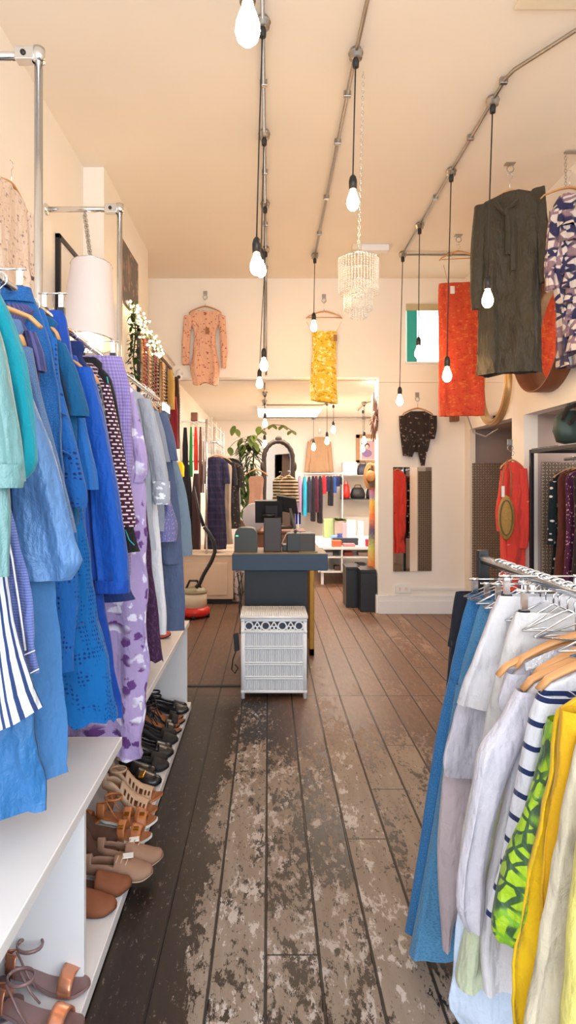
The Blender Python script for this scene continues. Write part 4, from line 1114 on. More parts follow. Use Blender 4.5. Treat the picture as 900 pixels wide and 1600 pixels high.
MB().box(wx(448, 4.7), wx(492, 4.7), 4.66, 4.84, CT, wz(833, 4.7), .008).build('housing', plain('grey black plastic', rgb(62, 56, 52), .5), t)
MB().box(wx(448, 4.7) + .006, wx(469, 4.7), 4.655, 4.662, CT + .01, wz(837, 4.7)).build('front_panel', M['black'], t)
q = MB(); q.tube([at(440, 850, 4.62), at(447, 835, 4.62), at(462, 827, 4.62), at(470, 832, 4.64)], .004, 6)
tag(q.build('cable', plain('pale cable', rgb(190, 180, 160), .5)), 'pale cable looping over the card machine base', 'cable')
tag(MB().obox(at(481, 862, 4.66) + Vector((0, .0, .0)), (.07, 0, 0), (0, .05, 0), (0, 0, .006)).build('document_tray', plain('olive tray', rgb(120, 112, 78), .6)), 'flat olive tray on the right end of the counter', 'tray')
q = MB()
q.tube([at(371, 895, 4.58), at(374, 915, 4.6), at(377, 935, 4.6), at(374, 955, 4.55), at(378, 975, 4.5)], .006, 6).tube([at(380, 895, 4.58), at(372, 920, 4.6), at(378, 950, 4.56), at(375, 990, 4.4)], .005, 6).tube([at(376, 893, 4.58), at(379, 925, 4.58), at(373, 948, 4.58), at(376, 968, 4.5)], .004, 6)
c = thing('cable_bundle', 'tangle of black cables hanging from the left side of the counter', 'cables', at(375, 1050, 4.35))
q.build('cables', M['cord'], c)
MB().obox(at(369.5, 1003, 4.35), (.018, 0, .004), (0, .014, 0), (-.004, 0, .06)).build('power_brick', M['black'], c)
MB().tube([at(369, 1016, 4.35), at(364, 1030, 4.35), at(362, 1046, 4.35), at(367, 1052, 4.35), at(372, 1044, 4.35), at(367, 1038, 4.35)], .005, 6).build('lead', M['cord'], c)
tag(MB().box(-1.0, -.08, 4.4, 4.43, 0, .008, .001).build('floor_strip', M['cord']), 'dark strip crossing the floorboards left of the hamper', 'floor strip')  # dark strip laid where a joint crosses the boards

# ------------------------------------------------------------------ helper for garments that hang facing the room
def wall_hook(x, y, z, label, down=False):
    t = thing('wall_hook' if not down else 'ceiling_hook', label, 'hook', (x, y, z))
    if down: MB().box(x - .035, x + .035, y - .025, y + .025, z - .006, z, .002).build('plate', M['dchrome'], t); zz = z
    else: MB().box(x - .022, x + .022, y - .006, y, z - .02, z + .03, .002).build('plate', M['dchrome'], t); zz = z
    MB().torus((x, y - .012, zz - .045), .024, .0035, 'y', 18, 6).build('ring', M['dchrome'], t)
def flat(name, label, cat, Y, px, mat, sleeves=(), hang=None, neck=None, bar=False, hd=.035, hook=None, hw=.2, amp=.01, tagc=None, clipc=False, hyaw=0, **kw):
    rows = px_rows(Y, px)
    cx = (rows[0][1] + rows[0][2]) / 2
    g = garment(name, label, cat, Y, rows, mat, [px_rows(Y, s_) for s_ in sleeves], hd=hd, amp=amp, **kw)
    if hang:
        zr, zn = hang
        hanger(cx, Y, wz(zr, Y), wz(zn, Y), 'wooden hanger ' + (neck or ''), kw.get('yaw', 0), w=hw, bar=bar)
    if hook: wall_hook(cx, Y + .02 if hook[0] != 'c' else Y, wz(hook[1], Y) if hook[0] != 'c' else CEIL, hook[2], hook[0] == 'c')
    if tagc: MB().obox(at(tagc[0], tagc[1], Y - hd - .02), (.02, 0, 0), (0, .002, 0), (0, 0, .035)).build('price_tag', M['kraft'] if len(tagc) < 3 else M['tag'], g)
    return g
W = {}
W['peach'] = fab('peach floral chiffon', rgb(228, 178, 150), 'floral', rgb(166, 84, 76), 34, w=.26, wr=.5)
W['yel'] = fab('yellow floral cotton', rgb(236, 196, 60), 'floral', rgb(246, 232, 170), 44, w=.5, c3=rgb(196, 150, 40))
W['red'] = fab('coral red print', rgb(205, 78, 50), 'floral', rgb(212, 108, 62), 42, w=.42, c3=rgb(190, 58, 42))
W['olive'] = fab('olive green crepe', rgb(54, 46, 28), rough=.6, wr=.5)
W['dkol'] = fab('dark olive crepe', rgb(50, 44, 27), rough=.6)
W['pat'] = fab('navy and cream swirl print', rgb(222, 208, 200), 'snake', rgb(50, 48, 84), 17, w=.13, c3=rgb(150, 120, 130), wr=.6)
W['pat2'] = fab('black and cream print', rgb(225, 210, 205), 'speckle', rgb(36, 32, 44), 22, w=.48)
W['blk'] = fab('sheer black floral', rgb(44, 36, 34), 'floral', rgb(130, 110, 100), 26, w=.26)
W['kim'] = fab('coral kimono cloth', rgb(226, 70, 58), 'floral', rgb(240, 170, 140), 15, w=.08)
W['rain'] = fab('rainbow sequined cloth', (1, 1, 1), 'bands', k=.86)
W['tan'] = fab('tan wool', rgb(188, 150, 116))
W['cream'] = fab('cream lace blouse cloth', rgb(226, 206, 190), 'speckle', rgb(150, 130, 125), 40, w=.56)
W['pinks'] = fab('salmon satin', rgb(212, 160, 134), rough=.4, wr=.6)
W['strp'] = fab('black and cream stripes', rgb(206, 180, 140), 'hstripe', rgb(50, 36, 32), 26, w=.45)
W['navyp'] = fab('navy plaid', rgb(38, 36, 66), 'check', rgb(64, 52, 78), 12, w=.3)
W['bflo'] = fab('black floral', rgb(28, 24, 32), 'speckle', rgb(110, 100, 120), 30, w=.62)
W['bei'] = fab('beige knit', rgb(172, 150, 130))
W['bdot'] = fab('black green polka dots', rgb(20, 36, 42), 'dots', rgb(225, 225, 225), 24, w=.24)
W['brn'] = fab('rust brown cloth', rgb(96, 46, 38))
W['pdot'] = fab('purple dotted cloth', rgb(84, 34, 74), 'dots', rgb(220, 170, 190), 40, w=.28)
W['wh'] = fab('white cloth', rgb(225, 220, 218))

# on the header wall
flat('dress', 'short peach floral dress on the white header wall', 'dress', YB - .05, [(486, 303, 338), (490, 296, 346), (498, 293, 347), (515, 303, 338), (535, 304, 337), (552, 301, 339), (575, 298, 342), (600, 303, 340)], W['peach'],
     [[(494, 288, 300), (520, 286, 299), (550, 284, 296), (570, 285, 296)], [(494, 341, 352), (520, 343, 354), (550, 345, 355), (575, 345, 353)]], hang=(463, 478), neck='inside the peach floral dress', hook=('w', 458, 'metal ring hook above the peach floral dress'), amp=.016, hw=.18, tagc=(324, 517), hem=lambda x, a: .02 * math.cos(4 * x))
flat('skirt', 'yellow floral skirt hanging below a wooden hanger on the header wall', 'skirt', YB - .05, [(518, 487, 526), (526, 488, 526), (545, 489, 525), (580, 487, 526), (610, 485, 527), (628, 486, 528)], W['yel'], hang=(468, 486), neck='above the yellow floral skirt', bar=True, hook=('w', 463, 'metal ring hook above the yellow floral skirt'), amp=.016, tagc=(524, 528), hem=lambda x, a: -.02 * x)
q = MB()
for a in ((479, 503, 488, 518), (534, 503, 525, 518)): q.tube([at(a[0], a[1], YB - .05), at(a[2], a[3], YB - .05)], .002, 5)
tag(q.build('hanging_loops', W['yel']), 'thin yellow loops from the hanger to the yellow floral skirt', 'loops')
# hanging from the ceiling at the right
def bow(t, Y, cx):
    for px_, l in (((790, 330), 70), ((797, 330), 95)):
        P = px_[0]
        MB().loft([(wx(P, Y), Y - .05, wz(332, Y), .022, .012), (wx(P + 2, Y), Y - .055, wz(332 + l * .5, Y), .028, .012), (wx(P + 3, Y), Y - .055, wz(332 + l, Y), .03, .01)], 20, .005).build('neck_tie', W['dkol'], t)
    MB().ball(at(791, 331, Y - .055), .028, 8, (1, .6, .9)).build('knot', W['dkol'], t)
    MB().tube([at(775, 318, Y - .04), at(785, 332, Y - .05), at(800, 322, Y - .05), at(814, 306, Y - .03)], .022, 8, flat=.6).build('neck_scarf', W['dkol'], t)
flat('tie_neck_dress', 'olive green tie neck dress hanging from the ceiling at the right', 'dress', 4.42, [(302, 783, 810), (306, 770, 826), (313, 757, 838), (335, 754, 840), (400, 756, 838), (480, 756, 836), (560, 755, 836), (584, 754, 836)], W['olive'],
     [[(314, 748, 764), (370, 744, 762), (440, 743, 760), (478, 746, 758)], [(304, 824, 840), (370, 830, 844), (420, 832, 849), (450, 834, 846)]], hang=(275, 297), neck='inside the olive tie neck dress', hook=('c', 0, 'ceiling hook plate above the olive dress'), amp=.028, ks=(5, 8), hd=.05, extra=bow, yaw=-.45, hw=.14)
flat('skirt', 'coral red printed wrap skirt hanging beside the olive dress', 'skirt', 5.7, [(442, 687, 745), (452, 686, 745), (480, 686, 749), (550, 687, 752), (620, 687, 755), (650, 688, 755)], W['red'], yaw=-.15, hang=(385, 392), neck='above the coral red skirt', bar=True, hook=('c', 0, 'ceiling ring hook above the coral red skirt'), amp=.014, hd=.03, tagc=(707, 453, 1), hw=.17)
q = MB()
for a in ((693, 414, 700, 442), (741, 412, 740, 442)): q.tube([at(a[0], a[1], 5.7), at(a[2], a[3], 5.7)], .002, 5)
tag(q.build('hanging_loops', W['red']), 'thin red loops from the hanger to the coral red skirt', 'loops')
def ruff(t, Y, cx):
    for i in range(9):
        py = 335 + i * 24; a = wx(856 + i * 2.2, Y) + .02; z_ = wz(py, Y)
        MB().loft([(a + .10, Y - .055, z_ - .11 * k / 5, .07 + .015 * k / 5, .02 + .012 * k / 5) for k in range(6)], 60, .018, (7, 13), u0=i * .4).build('ruffle', W['pat'], t)
flat('ruffle_dress', 'navy and cream patterned ruffle dress at the right edge of the picture', 'dress', 4.25, [(305, 875, 905), (320, 866, 898), (360, 860, 898), (430, 862, 898), (470, 870, 898), (520, 876, 899), (572, 880, 902)], W['pat'],
     [[(330, 858, 872), (380, 853, 872), (420, 850, 864), (455, 852, 864)]], amp=.03, extra=ruff, hd=.05, hang=(270, 292), neck='inside the navy and cream ruffle dress')
t = thing('chain_bracket', 'small metal bracket with chain holding the navy and cream dress', 'bracket', (wx(890, 4.25), 4.25, wz(285, 4.25)))
MB().box(wx(882, 4.25), wx(915, 4.25), 4.24, 4.26, CEIL - .02, CEIL - .008).build('bracket', M['dchrome'], t)
q = MB()
for i in range(11): q.torus((wx(884, 4.25), 4.25, CEIL - .03 - i * .022), .008, .002, 'y' if i % 2 else 'x', 10, 5, ey=1.6)
q.build('chain', M['dchrome'], t)
# black tied blouse
def tie(t, Y, cx):
    MB().ball(at(652, 690, Y - .06), .03, 8, (1.2, .6, .8)).build('knot', W['blk'], t)
    MB().loft([(wx(655, Y), Y - .05, wz(692, Y), .03, .015), (wx(658, Y), Y - .05, wz(710, Y), .045, .015), (wx(659, Y), Y - .05, wz(728, Y), .02, .01)], 20, .005).build('tie_end', W['blk'], t)
    MB().loft([(wx(645, Y), Y - .05, wz(692, Y), .025, .015), (wx(641, Y), Y - .05, wz(706, Y), .035, .015), (wx(640, Y), Y - .05, wz(714, Y), .02, .01)], 20, .005).build('tie_end', W['blk'], t)
flat('tied_blouse', 'sheer black floral blouse tied at the front above the wall mirror', 'blouse', YB - .06, [(643, 641, 664), (648, 632, 674), (654, 628, 678), (672, 632, 674), (690, 634, 672), (706, 636, 668)], W['blk'],
     [[(650, 623, 636), (670, 624, 635), (688, 626, 636), (712, 629, 642)], [(650, 670, 682), (670, 670, 682), (686, 668, 679)]], hang=(624, 637), neck='inside the sheer black tied blouse', hook=('w', 617, 'metal hook above the black tied blouse'), extra=tie, hw=.17)
# wall mirror, turned slightly towards the aisle
t = thing('wall_mirror', 'tall frameless mirror on the wall under the black tied blouse', 'mirror', at(644, 892, YB - .03), rz=0)
mx0, mx1, mz0, mz1 = wx(614, YB), wx(674, YB), wz(892, YB), wz(730, YB)
MB().add([(mx0, YB - .045, mz0), (mx1, YB - .012, mz0), (mx1, YB - .012, mz1), (mx0, YB - .045, mz1)], [(0, 1, 2, 3)], smooth=False).build('glass', M['mirror'], t)
MB().add([(mx0, YB - .002, mz0), (mx1, YB - .002, mz0), (mx1, YB - .010, mz0), (mx0, YB - .043, mz0), (mx0, YB - .002, mz1), (mx1, YB - .002, mz1), (mx1, YB - .010, mz1), (mx0, YB - .043, mz1)],
         [(0, 1, 2, 3), (4, 5, 6, 7), (0, 1, 5, 4), (1, 2, 6, 5), (2, 3, 7, 6), (0, 3, 7, 4)], smooth=False).build('backing_board', M['kraft'], t)
# round mirrors on the right wall
def round_mirror(label, Y, z, R_, rim, depth, w):
    t = thing('round_mirror', label, 'mirror', (XR, Y, z - R_))
    MB().add([(XR - .02, Y + (R_ - .003) * math.cos(2 * PI * k / 56), z + (R_ - .003) * math.sin(2 * PI * k / 56)) for k in range(56)], [tuple(range(56))], smooth=False).build('glass', M['mirror'], t)
    MB().lathe((XR, Y, z), [(R_ - w, -.02), (R_ - w, -depth), (R_, -depth), (R_, 0)], 56, 'x', caps=False).build('rim', rim, t)
    if depth < .08: 
        for k in range(2): MB().torus((XR - depth, Y, z), R_ - .012 - .022 * k, .012, 'x', 48, 8).build('rim_moulding', rim, t)
round_mirror('round mirror with deep brown wooden rim on the right wall', 4.78, wz(530, 4.78) + .03, .44, M['dwood'], .14, .012)
round_mirror('round mirror with ribbed gilt rim behind the olive dress', 5.95, 2.42, .40, plain('dull gilt', rgb(196, 160, 110), .35, .6), .05, .05)
tag(MB().box(2.205, 2.85, 5.565, 5.58, .1, 1.62, .002).build('checker_plate', M['plate']), 'checker plate panel seen only in the tall wall mirror, fixed behind the pier', 'metal panel')
# recess 1: checker plate; pier: kimono and straw bag; recess 2: rack
tag(MB().box(XR + .02, 2.58, 6.70, 6.715, .02, 1.68, .002).build('checker_plate', M['plate']), 'tall checker plate metal panel standing in the far recess of the right wall', 'metal panel')
tag(MB().box(2.33, 2.72, 5.23, 5.25, .02, 1.64, .002).build('checker_plate', M['plate']), 'checker plate metal panel behind the dotted dresses in the near recess', 'metal panel')
tag(MB().tube([at(727, 640, 6.6), (2.16, 6.5, 2.0), (2.19, 6.2, 1.93), (2.2, 5.9, 1.98)], .008, 8).build('loose_cable', M['dchrome']), 'grey cable drooping below the lintel beside the red skirt', 'cable')
Yk = 5.2
flat('kimono', 'coral red kimono hanging on the white pier beside the checker plate', 'kimono', Yk, [(722, 792, 808), (730, 786, 818), (760, 784, 822), (820, 783, 822), (880, 785, 820), (935, 786, 820)], W['kim'],
     [[(735, 782, 794), (770, 779, 794), (800, 775, 792), (830, 778, 792)], [(732, 808, 822), (780, 810, 826), (830, 810, 826), (856, 808, 822)]], hang=(708, 718), neck='inside the coral red kimono', amp=.02, hw=.1)
wall_hook(wx(803, Yk) , 5.29, wz(692, 5.3), 'small metal hook on the white pier above the kimono')
t = thing('straw_bag', 'oval woven straw bag hanging in front of the coral kimono', 'bag', at(790, 845, 5.08))
st = fab('woven straw', rgb(178, 140, 72), 'check', rgb(70, 70, 52), 30, w=.5)
MB().lathe(at(791, 809, 5.07), [(0, -.035), (.05, -.035), (.062, -.02), (.066, 0), (.062, .02), (.05, .035), (0, .035)], 30, 'y', 1.0, 2.85).build('body', plain('woven straw', rgb(172, 132, 66), .7, var=.35, nscale=60, bump=.6), t)
MB().torus(at(791, 809, 5.035), .05, .006, 'y', 30, 6, ey=2.85).build('braided_edge', plain('dark straw', rgb(96, 88, 52), .7, nscale=50), t)
MB().tube([at(783, 777, 5.07), at(786, 740, 5.1), at(793, 718, 5.15), at(799, 740, 5.1), at(799, 777, 5.07)], .007, 8).build('handle', M['kraft'], t)
MB().obox(at(786, 768, 5.02), (.012, 0, 0), (0, .002, 0), (0, 0, .045)).build('tag', M['tag'], t)
t = thing('clothes_rack', 'dark metal clothes rack standing in the near recess under the green bag', 'clothes rack', (2.2, 4.4, 0))
for x in (2.19, 2.75):
    for y in (3.7, 5.12): MB().box(x - .015, x + .015, y - .015, y + .015, 0, 1.74, .002).build('post', M['dark'], t)
    MB().box(x - .012, x + .012, 3.7, 5.12, 1.71, 1.74, .002).build('top_bar', M['dark'], t)
for y in (3.7, 5.12): MB().box(2.19, 2.75, y - .012, y + .012, 1.71, 1.74, .002).build('end_bar', M['dark'], t)
MB().tube([(2.47, 3.7, 1.66), (2.47, 5.12, 1.66)], .014, 12).build('rail', M['chrome'], t)
MB().box(2.19, 2.75, 3.7, 5.12, 1.74, 1.748).build('glass_shelf', glass('shelf glass', (.95, .97, .97)), t)
for k, (Y_, px0, mt, lab, bot) in enumerate(((5.0, 864, 'bdot', 'black green polka dot dress on the rack in the near recess', 905), (4.88, 872, 'brn', 'rust brown dress between two dotted ones', 912), (4.74, 884, 'pdot', 'purple dotted dress at the right edge of the recess rack', 915), (4.58, 896, 'blk', 'dark floral dress cut by the right picture edge', 900))):
    a = wx(px0, Y_); rx = 2.47
    rows = [(wz(733, Y_), rx - .05, rx + .05), (wz(738, Y_), lp(rx, a, .75), 2 * rx - lp(rx, a, .75)), (wz(748, Y_), a, 2 * rx - a), (wz(830, Y_), a + .01, 2 * rx - a), (wz(bot, Y_), a - .02, 2 * rx - a)]
    garment('dress', lab, 'dress', Y_, rows, W[mt], [[(wz(752, Y_), a - .035, a + .04), (wz(800, Y_), a - .05, a + .03), (wz(850, Y_), a - .055, a + .01)]] if k < 1 else [], amp=.016)
    hanger(rx, Y_, 1.66, wz(731, Y_), 'wooden hanger inside the ' + lab.split(' on ')[0].split(' between')[0].split(' at ')[0].split(' cut')[0], w=.15)
t = thing('handbag', 'dark green handbag with scarf and brown tag on top of the recess rack', 'handbag', (2.3, 4.6, 1.75))
gb = plain('dark green leather', rgb(48, 66, 60), .5)
MB().loft([(2.33, 4.6, 2.0, .14, .05), (2.33, 4.6, 1.95, .19, .07), (2.33, 4.6, 1.85, .2, .09), (2.33, 4.6, 1.77, .17, .09), (2.33, 4.6, 1.752, .1, .05)], 36, .006, cap=True).build('body', gb, t)
MB().tube([(2.2, 4.55, 1.97), (2.22, 4.54, 2.06), (2.3, 4.54, 2.1), (2.4, 4.54, 2.06), (2.44, 4.55, 1.97)], .012, 8).build('handle', gb, t)
MB().tube([(2.16, 4.52, 1.93), (2.19, 4.5, 2.01), (2.24, 4.5, 2.03), (2.29, 4.5, 1.98), (2.2, 4.49, 1.9)], .02, 8).build('scarf', W['blk'], t)
MB().obox((2.29, 4.49, 1.97), (.04, 0, .01), (0, .002, 0), (-.015, 0, .07)).build('tag', M['kraft'], t)
# ------------------------------------------------------------------ left wall dressing
t = thing('lampshade', 'large white drum lampshade hung on a chain between the chrome posts', 'lampshade', (-1.1, 3.72, 2.2)); t.rotation_euler.x = -.16
lx, ly = -1.095, 3.70; zt_, zb_2 = wz(406, 3.7), wz(535, 3.7)
shm = plain('white satin shade', rgb(225, 218, 220), .6, var=.02)
MB().lathe((lx, ly, 0), [(.168, zb_2), (.125, zt_)], 40, caps=False).build('shade', shm, t)
MB().lathe((lx, ly, 0), [(.122, zt_ - .003), (.165, zb_2 + .002)], 40, caps=False).build('lining', M['silver'], t)
MB().torus((lx, ly, zb_2), .168, .004, 'z', 40, 6).build('rim_wire', M['chrome'], t)
MB().torus((lx, ly, zt_), .125, .003, 'z', 40, 6).build('rim_wire', M['chrome'], t)
MB().lathe((lx, ly, zb_2 + .17), bulb_prof(.1, .035), 14).build('bulb', M['bulb'], t)
q = MB(); p0 = Vector((-1.1, 3.72, 2.2)) + Matrix.Rotation(.16, 3, 'X') @ (Vector((lx - .02, 3.72, EYE + 433 / (F / 3.72) - .045)) - Vector((-1.1, 3.72, 2.2))); p1 = Vector((lx, ly, zt_ + .0))
for i in range(22): 
    c = p0.lerp(p1, i / 21.); q.torus(c, .011, .0028, 'y' if i % 2 else 'x', 10, 5, ey=1.7)
q.build('chain', M['dchrome'], t)
MB().tube([(lx - .125, ly, zt_), (lx, ly, zt_ + .01), (lx + .125, ly, zt_)], .003, 6).tube([(lx, ly, zt_ + .01), (lx, ly, zb_2 + .24)], .004, 6).lathe((lx, ly, zb_2 + .17), [(.018, 0), (.018, .06), (0, .07)], 12).build('fitting', M['dark'], t)
# blouse flat on the left wall
g = garment('lace_blouse', 'cream lace blouse hanging flat on the left wall beside the chrome post', 'blouse', 3.08,
    [(3.05, -1.36, -1.22), (3.03, -1.44, -1.14), (2.98, -1.5, -1.08), (2.8, -1.49, -1.09), (2.42, -1.52, -1.06)], W['cream'],
    [[(3.0, -1.13, -1.03), (2.85, -1.10, -.98), (2.68, -1.08, -.99)], [(3.0, -1.55, -1.45), (2.85, -1.60, -1.48), (2.68, -1.59, -1.5)]], hd=.025, amp=.012)
g.rotation_euler.z = PI / 2; g.location.z -= .11
h_ = hanger(-1.29, 3.08, 3.17, 3.07, 'wooden hanger inside the cream lace blouse', 0); h_.rotation_euler.z = PI / 2; h_.location.z -= .11
def wall_frame(name, label, x, y0, y1, z0, z1, fm, art, d=.03, w=.03, cat='picture'):
    t = thing(name, label, cat, (x, (y0 + y1) / 2, z0))
    MB().box(x, x + d, y0, y1, z0, z0 + w, .002).box(x, x + d, y0, y1, z1 - w, z1, .002).box(x, x + d, y0, y0 + w, z0, z1, .002).box(x, x + d, y1 - w, y1, z0, z1, .002).build('frame', fm, t)
    MB().box(x, x + d * .5, y0 + w * .8, y1 - w * .8, z0 + w * .8, z1 - w * .8).build('picture', art, t)
    return t
wall_frame('picture_frame', 'black framed picture behind the lampshade on the left wall', XL, 3.88, 4.42, 2.2, 3.04, M['dark'], plain('white paper', rgb(225, 222, 220), .6))
def poster_mat():
    t = NT('grey brown poster'); v = t.coord('Object'); n = t.noise(v, 4, 4, .6); n2 = t.noise(v, 12, 3)
    c = t.mix(t.step(n, .45, .6), rgb(92, 88, 88), rgb(150, 122, 112)); c = t.mix(t.step(n2, .55, .7), c, rgb(190, 150, 130))
    return t.out(c, .5)
tag(MB().box(XP, XP + .006, 4.98, 5.62, 2.72, 3.46).build('poster', poster_mat()), 'grey brown poster on the chimney breast right of the far chrome post', 'poster')
XW = -1.07
bead = [plain('bead ' + n, c, .3, m) for n, c, m in (('rust', rgb(150, 70, 50), 0), ('gold', rgb(190, 150, 80), .7), ('green', rgb(60, 110, 80), 0), ('red', rgb(170, 40, 50), 0), ('cream', rgb(220, 205, 180), 0), ('black', rgb(30, 28, 30), 0), ('blue', rgb(60, 80, 130), 0), ('pink', rgb(200, 120, 110), 0))]
def necklace(x, y, z, L_, w_, mat, label, group):
    q = MB(); n = int(L_ * 2 / .022); 
    for i in range(n + 1):
        a = -PI + 2 * PI * i / n
        q.ball((x + random.uniform(0, .006), y + w_ * math.sin(a), z - L_ / 2 + L_ / 2 * math.cos(a)), .0085, 4)
    tag(q.build('necklace', mat), label, 'necklace', group)
fi = 0
for y0, y1, z0, z1, lab in ((4.98, 5.72, 1.93, 2.72, 'black framed jewellery display nearer the chimney breast'), (5.84, 6.62, 1.95, 2.70, 'black framed jewellery display beside the header wall')):
    t = wall_frame('jewellery_display', lab + ', hung with necklaces', XW, y0, y1, z0, z1, M['dark'], plain('hessian', rgb(165, 128, 92), .9, var=.1, nscale=80), cat='jewellery display')
    MB().tube([(XW + .035, y0 + .04, z1 - .08), (XW + .035, y1 - .04, z1 - .08)], .005, 6).build('rod', M['dark'], t)
    for k in range(12):
        yy = lp(y0 + .07, y1 - .07, k / 11)
        necklace(XW + .045, yy, z1 - .075, random.uniform(.38, .75), .018, bead[(k * 3 + fi) % 8], 'strand of beads hanging on the ' + lab, 'necklaces on the ' + lab)
    fi += 1
# bags and scarves on hooks over the second frame
def strip(name, label, cat, x, y, z0, z1, w_, mat, hd=.02, group=None):
    o = MB().loft(resample([(z1, x, y, w_ * .6), ((z0 + z1) / 2, x, y, w_), (z0, x, y, w_ * .9)], 14) and [(x, y, lp(z1, z0, i / 13), w_ * (.55 + .45 * min(1, i / 4)), hd) for i in range(14)], 22, .006, (3, 5)).build(name, mat)
    return tag(o, label, cat, group)
strip('scarf', 'wine red scarf on the left wall beside the slate jumpsuit', 'scarf', -.98, 6.35, wz(700, 6.35), wz(620, 6.35), .045, fab('wine red cloth', rgb(140, 40, 52)))
strip('scarf', 'brown fringed scarf hanging at the end of the jewellery frames', 'scarf', -1.0, 6.66, wz(700, 6.5), wz(585, 6.5), .035, fab('brown fringe', rgb(92, 62, 48), 'vstripe', rgb(60, 40, 30), 80))
strip('tote_bag', 'mustard cloth bag hanging among the jewellery frames', 'bag', -1.0, 6.2, wz(640, 6.2), wz(578, 6.2), .05, fab('mustard cloth', rgb(200, 160, 90)))
tag(MB().tube([(XP + .16, 4.5, 2.79), (-1.06, YB, 2.79)], .012, 8).build('ledge_rail', M['white']), 'white rail along the top of the boxed out left wall', 'rail')
# fairy lights
t = thing('fairy_lights', 'string of warm fairy lights tangled along the top of the left wall', 'fairy lights', (-1.03, 5.0, 2.5))
P = []; 
for i in range(60):
    u = i / 59; Y_ = lp(4.52, 5.8, u)
    P.append(Vector((-1.02 + .03 * math.sin(i * 1.7), Y_ + .05 * math.sin(i * 2.3), 2.78 - .03 * u + .10 * math.sin(i * 1.13) * math.sin(u * PI) - (.16 * u if u < .6 else .08))))
MB().tube(P, .003, 5).build('wire', plain('green wire', rgb(60, 70, 40), .6), t)
for i, p in enumerate(P):
    if i % 1 == 0: MB().ball(p + Vector((.012, 0, random.uniform(-.03, .02))), .009, 5).build('light_bulb', M['fairy'], t)
def leafmat(n, a, b): 
    t = NT(n); v = t.coord('Object'); return t.out(t.mix(t.noise(v, 7, 3), a, b), .45)
L1 = leafmat('dark leaf', rgb(28, 46, 20), rgb(60, 86, 34)); L2 = leafmat('fresh leaf', rgb(58, 86, 34), rgb(110, 130, 58))
def leaf(mb, base, d, L_, W_, droop=.3, n=7):
    d = Vector(d).normalized(); side = d.cross(Vector((0, 0, 1)))
    if side.length < .1: side = Vector((1, 0, 0))
    side.normalize(); vs = []
    for i in range(n + 1):
        u = i / n; c = Vector(base) + d * L_ * u + Vector((0, 0, -droop * L_ * u * u)); w_ = W_ * math.sin(PI * min(1, u * .94 + .06)) ** .7
        vs += [c - side * w_ + Vector((0, 0, .15 * w_)), c, c + side * w_ + Vector((0, 0, .15 * w_))]
    fs = []
    for i in range(n):
        for k in (0, 1): fs.append((i * 3 + k, i * 3 + k + 1, (i + 1) * 3 + k + 1, (i + 1) * 3 + k))
    mb.add(vs, fs)
t = thing('leaf_garland', 'dark green leafy garland hanging beside the far chrome post', 'garland', (-1.02, 4.62, 2.25))
q = MB(); st_ = [(-1.02, 4.6, 2.82), (-1.0, 4.62, 2.6), (-1.02, 4.62, 2.4), (-1.0, 4.62, 2.22)]
MB().tube(st_, .006, 6).build('stem', L1, t)
for i in range(150): 
    leaf(q, (-1.01 + random.uniform(-.03, .03), 4.62 + random.uniform(-.05, .05), random.uniform(2.2, 2.8)), (random.uniform(-1, 1), random.uniform(-1, .6), random.uniform(-.6, .6)), .05, .012, n=3)
q.build('leaves', L1, t)
t = thing('security_camera', 'small white security camera at the left end of the header wall', 'security camera', (-1.0, 6.8, 2.6))
MB().lathe((-1.0, 6.86, 2.70), [(.0, .04), (.035, .04), (.035, 0), (0, 0)], 14, 'y').build('mount', M['white'], t)
MB().ball((-1.0, 6.82, 2.64), .04, 8).build('housing', M['white'], t); MB().ball((-.995, 6.785, 2.632), .02, 6).build('lens', M['black'], t)

# ------------------------------------------------------------------ middle left: cabinet, rack, vacuum
t = thing('cabinet', 'beige panelled cabinet under the dark clothes rack left of the counter', 'cabinet', (-.74, 7.8, 0))
cb_ = plain('beige cabinet paint', rgb(214, 190, 166), .55)
MB().box(-1.06, -.43, 7.42, 8.6, .06, .585, .004).build('carcass', cb_, t)
MB().box(-1.04, -.5, 7.405, 7.42, .11, .50, .003).build('door_panel', cb_, t)
MB().box(-1.04, -.45, 7.45, 8.5, 0, .06).build('plinth', M['dark'], t)
MB().box(-1.068, -.42, 7.40, 8.6, .585, .60, .003).build('top_board', cb_, t)
t = thing('plastic_bag', 'white and brown crumpled bag on the floor beside the beige cabinet', 'bag', (-.38, 7.5, 0))
MB().loft([(-.385, 7.55, .42, .03, .04), (-.38, 7.55, .3, .05, .08), (-.385, 7.55, .15, .045, .09), (-.385, 7.55, .02, .04, .07)], 24, .012, cap=True).build('body', fab('crumpled print', rgb(215, 205, 200), 'speckle', rgb(110, 80, 90), 14, w=.52, wr=.8), t)
t = thing('vacuum_cleaner', 'red and cream tub vacuum cleaner with long black hose beside the beige cabinet', 'vacuum cleaner', (-.82, 6.7, 0))
c = (-.815, 6.72, 0)
MB().lathe(c, [(0, .02), (.15, .02), (.175, .05), (.17, .09), (.14, .115), (0, .12)], 32).build('base', M['red'], t)
MB().lathe(c, [(0, .11), (.14, .115), (.135, .26), (.125, .27), (0, .27)], 32).build('drum', M['cream'], t)
MB().lathe(c, [(0, .26), (.14, .262), (.142, .285), (.11, .31), (.04, .34), (0, .345)], 32).build('lid', plain('olive plastic', rgb(150, 140, 110), .4), t)
MB().tube([(-.9, 6.70, .31), (-.86, 6.68, .4), (-.78, 6.68, .4), (-.74, 6.70, .31)], .014, 8).build('handle', M['black'], t)
for a in (-.7, .7, 2.4, 3.9): MB().lathe((c[0] + .15 * math.cos(a - .8), c[1] + .15 * math.sin(a - .8), .025), [(0, -.02), (.025, -.02), (.025, .02), (0, .02)], 12, 'x').build('wheel', M['black'], t)
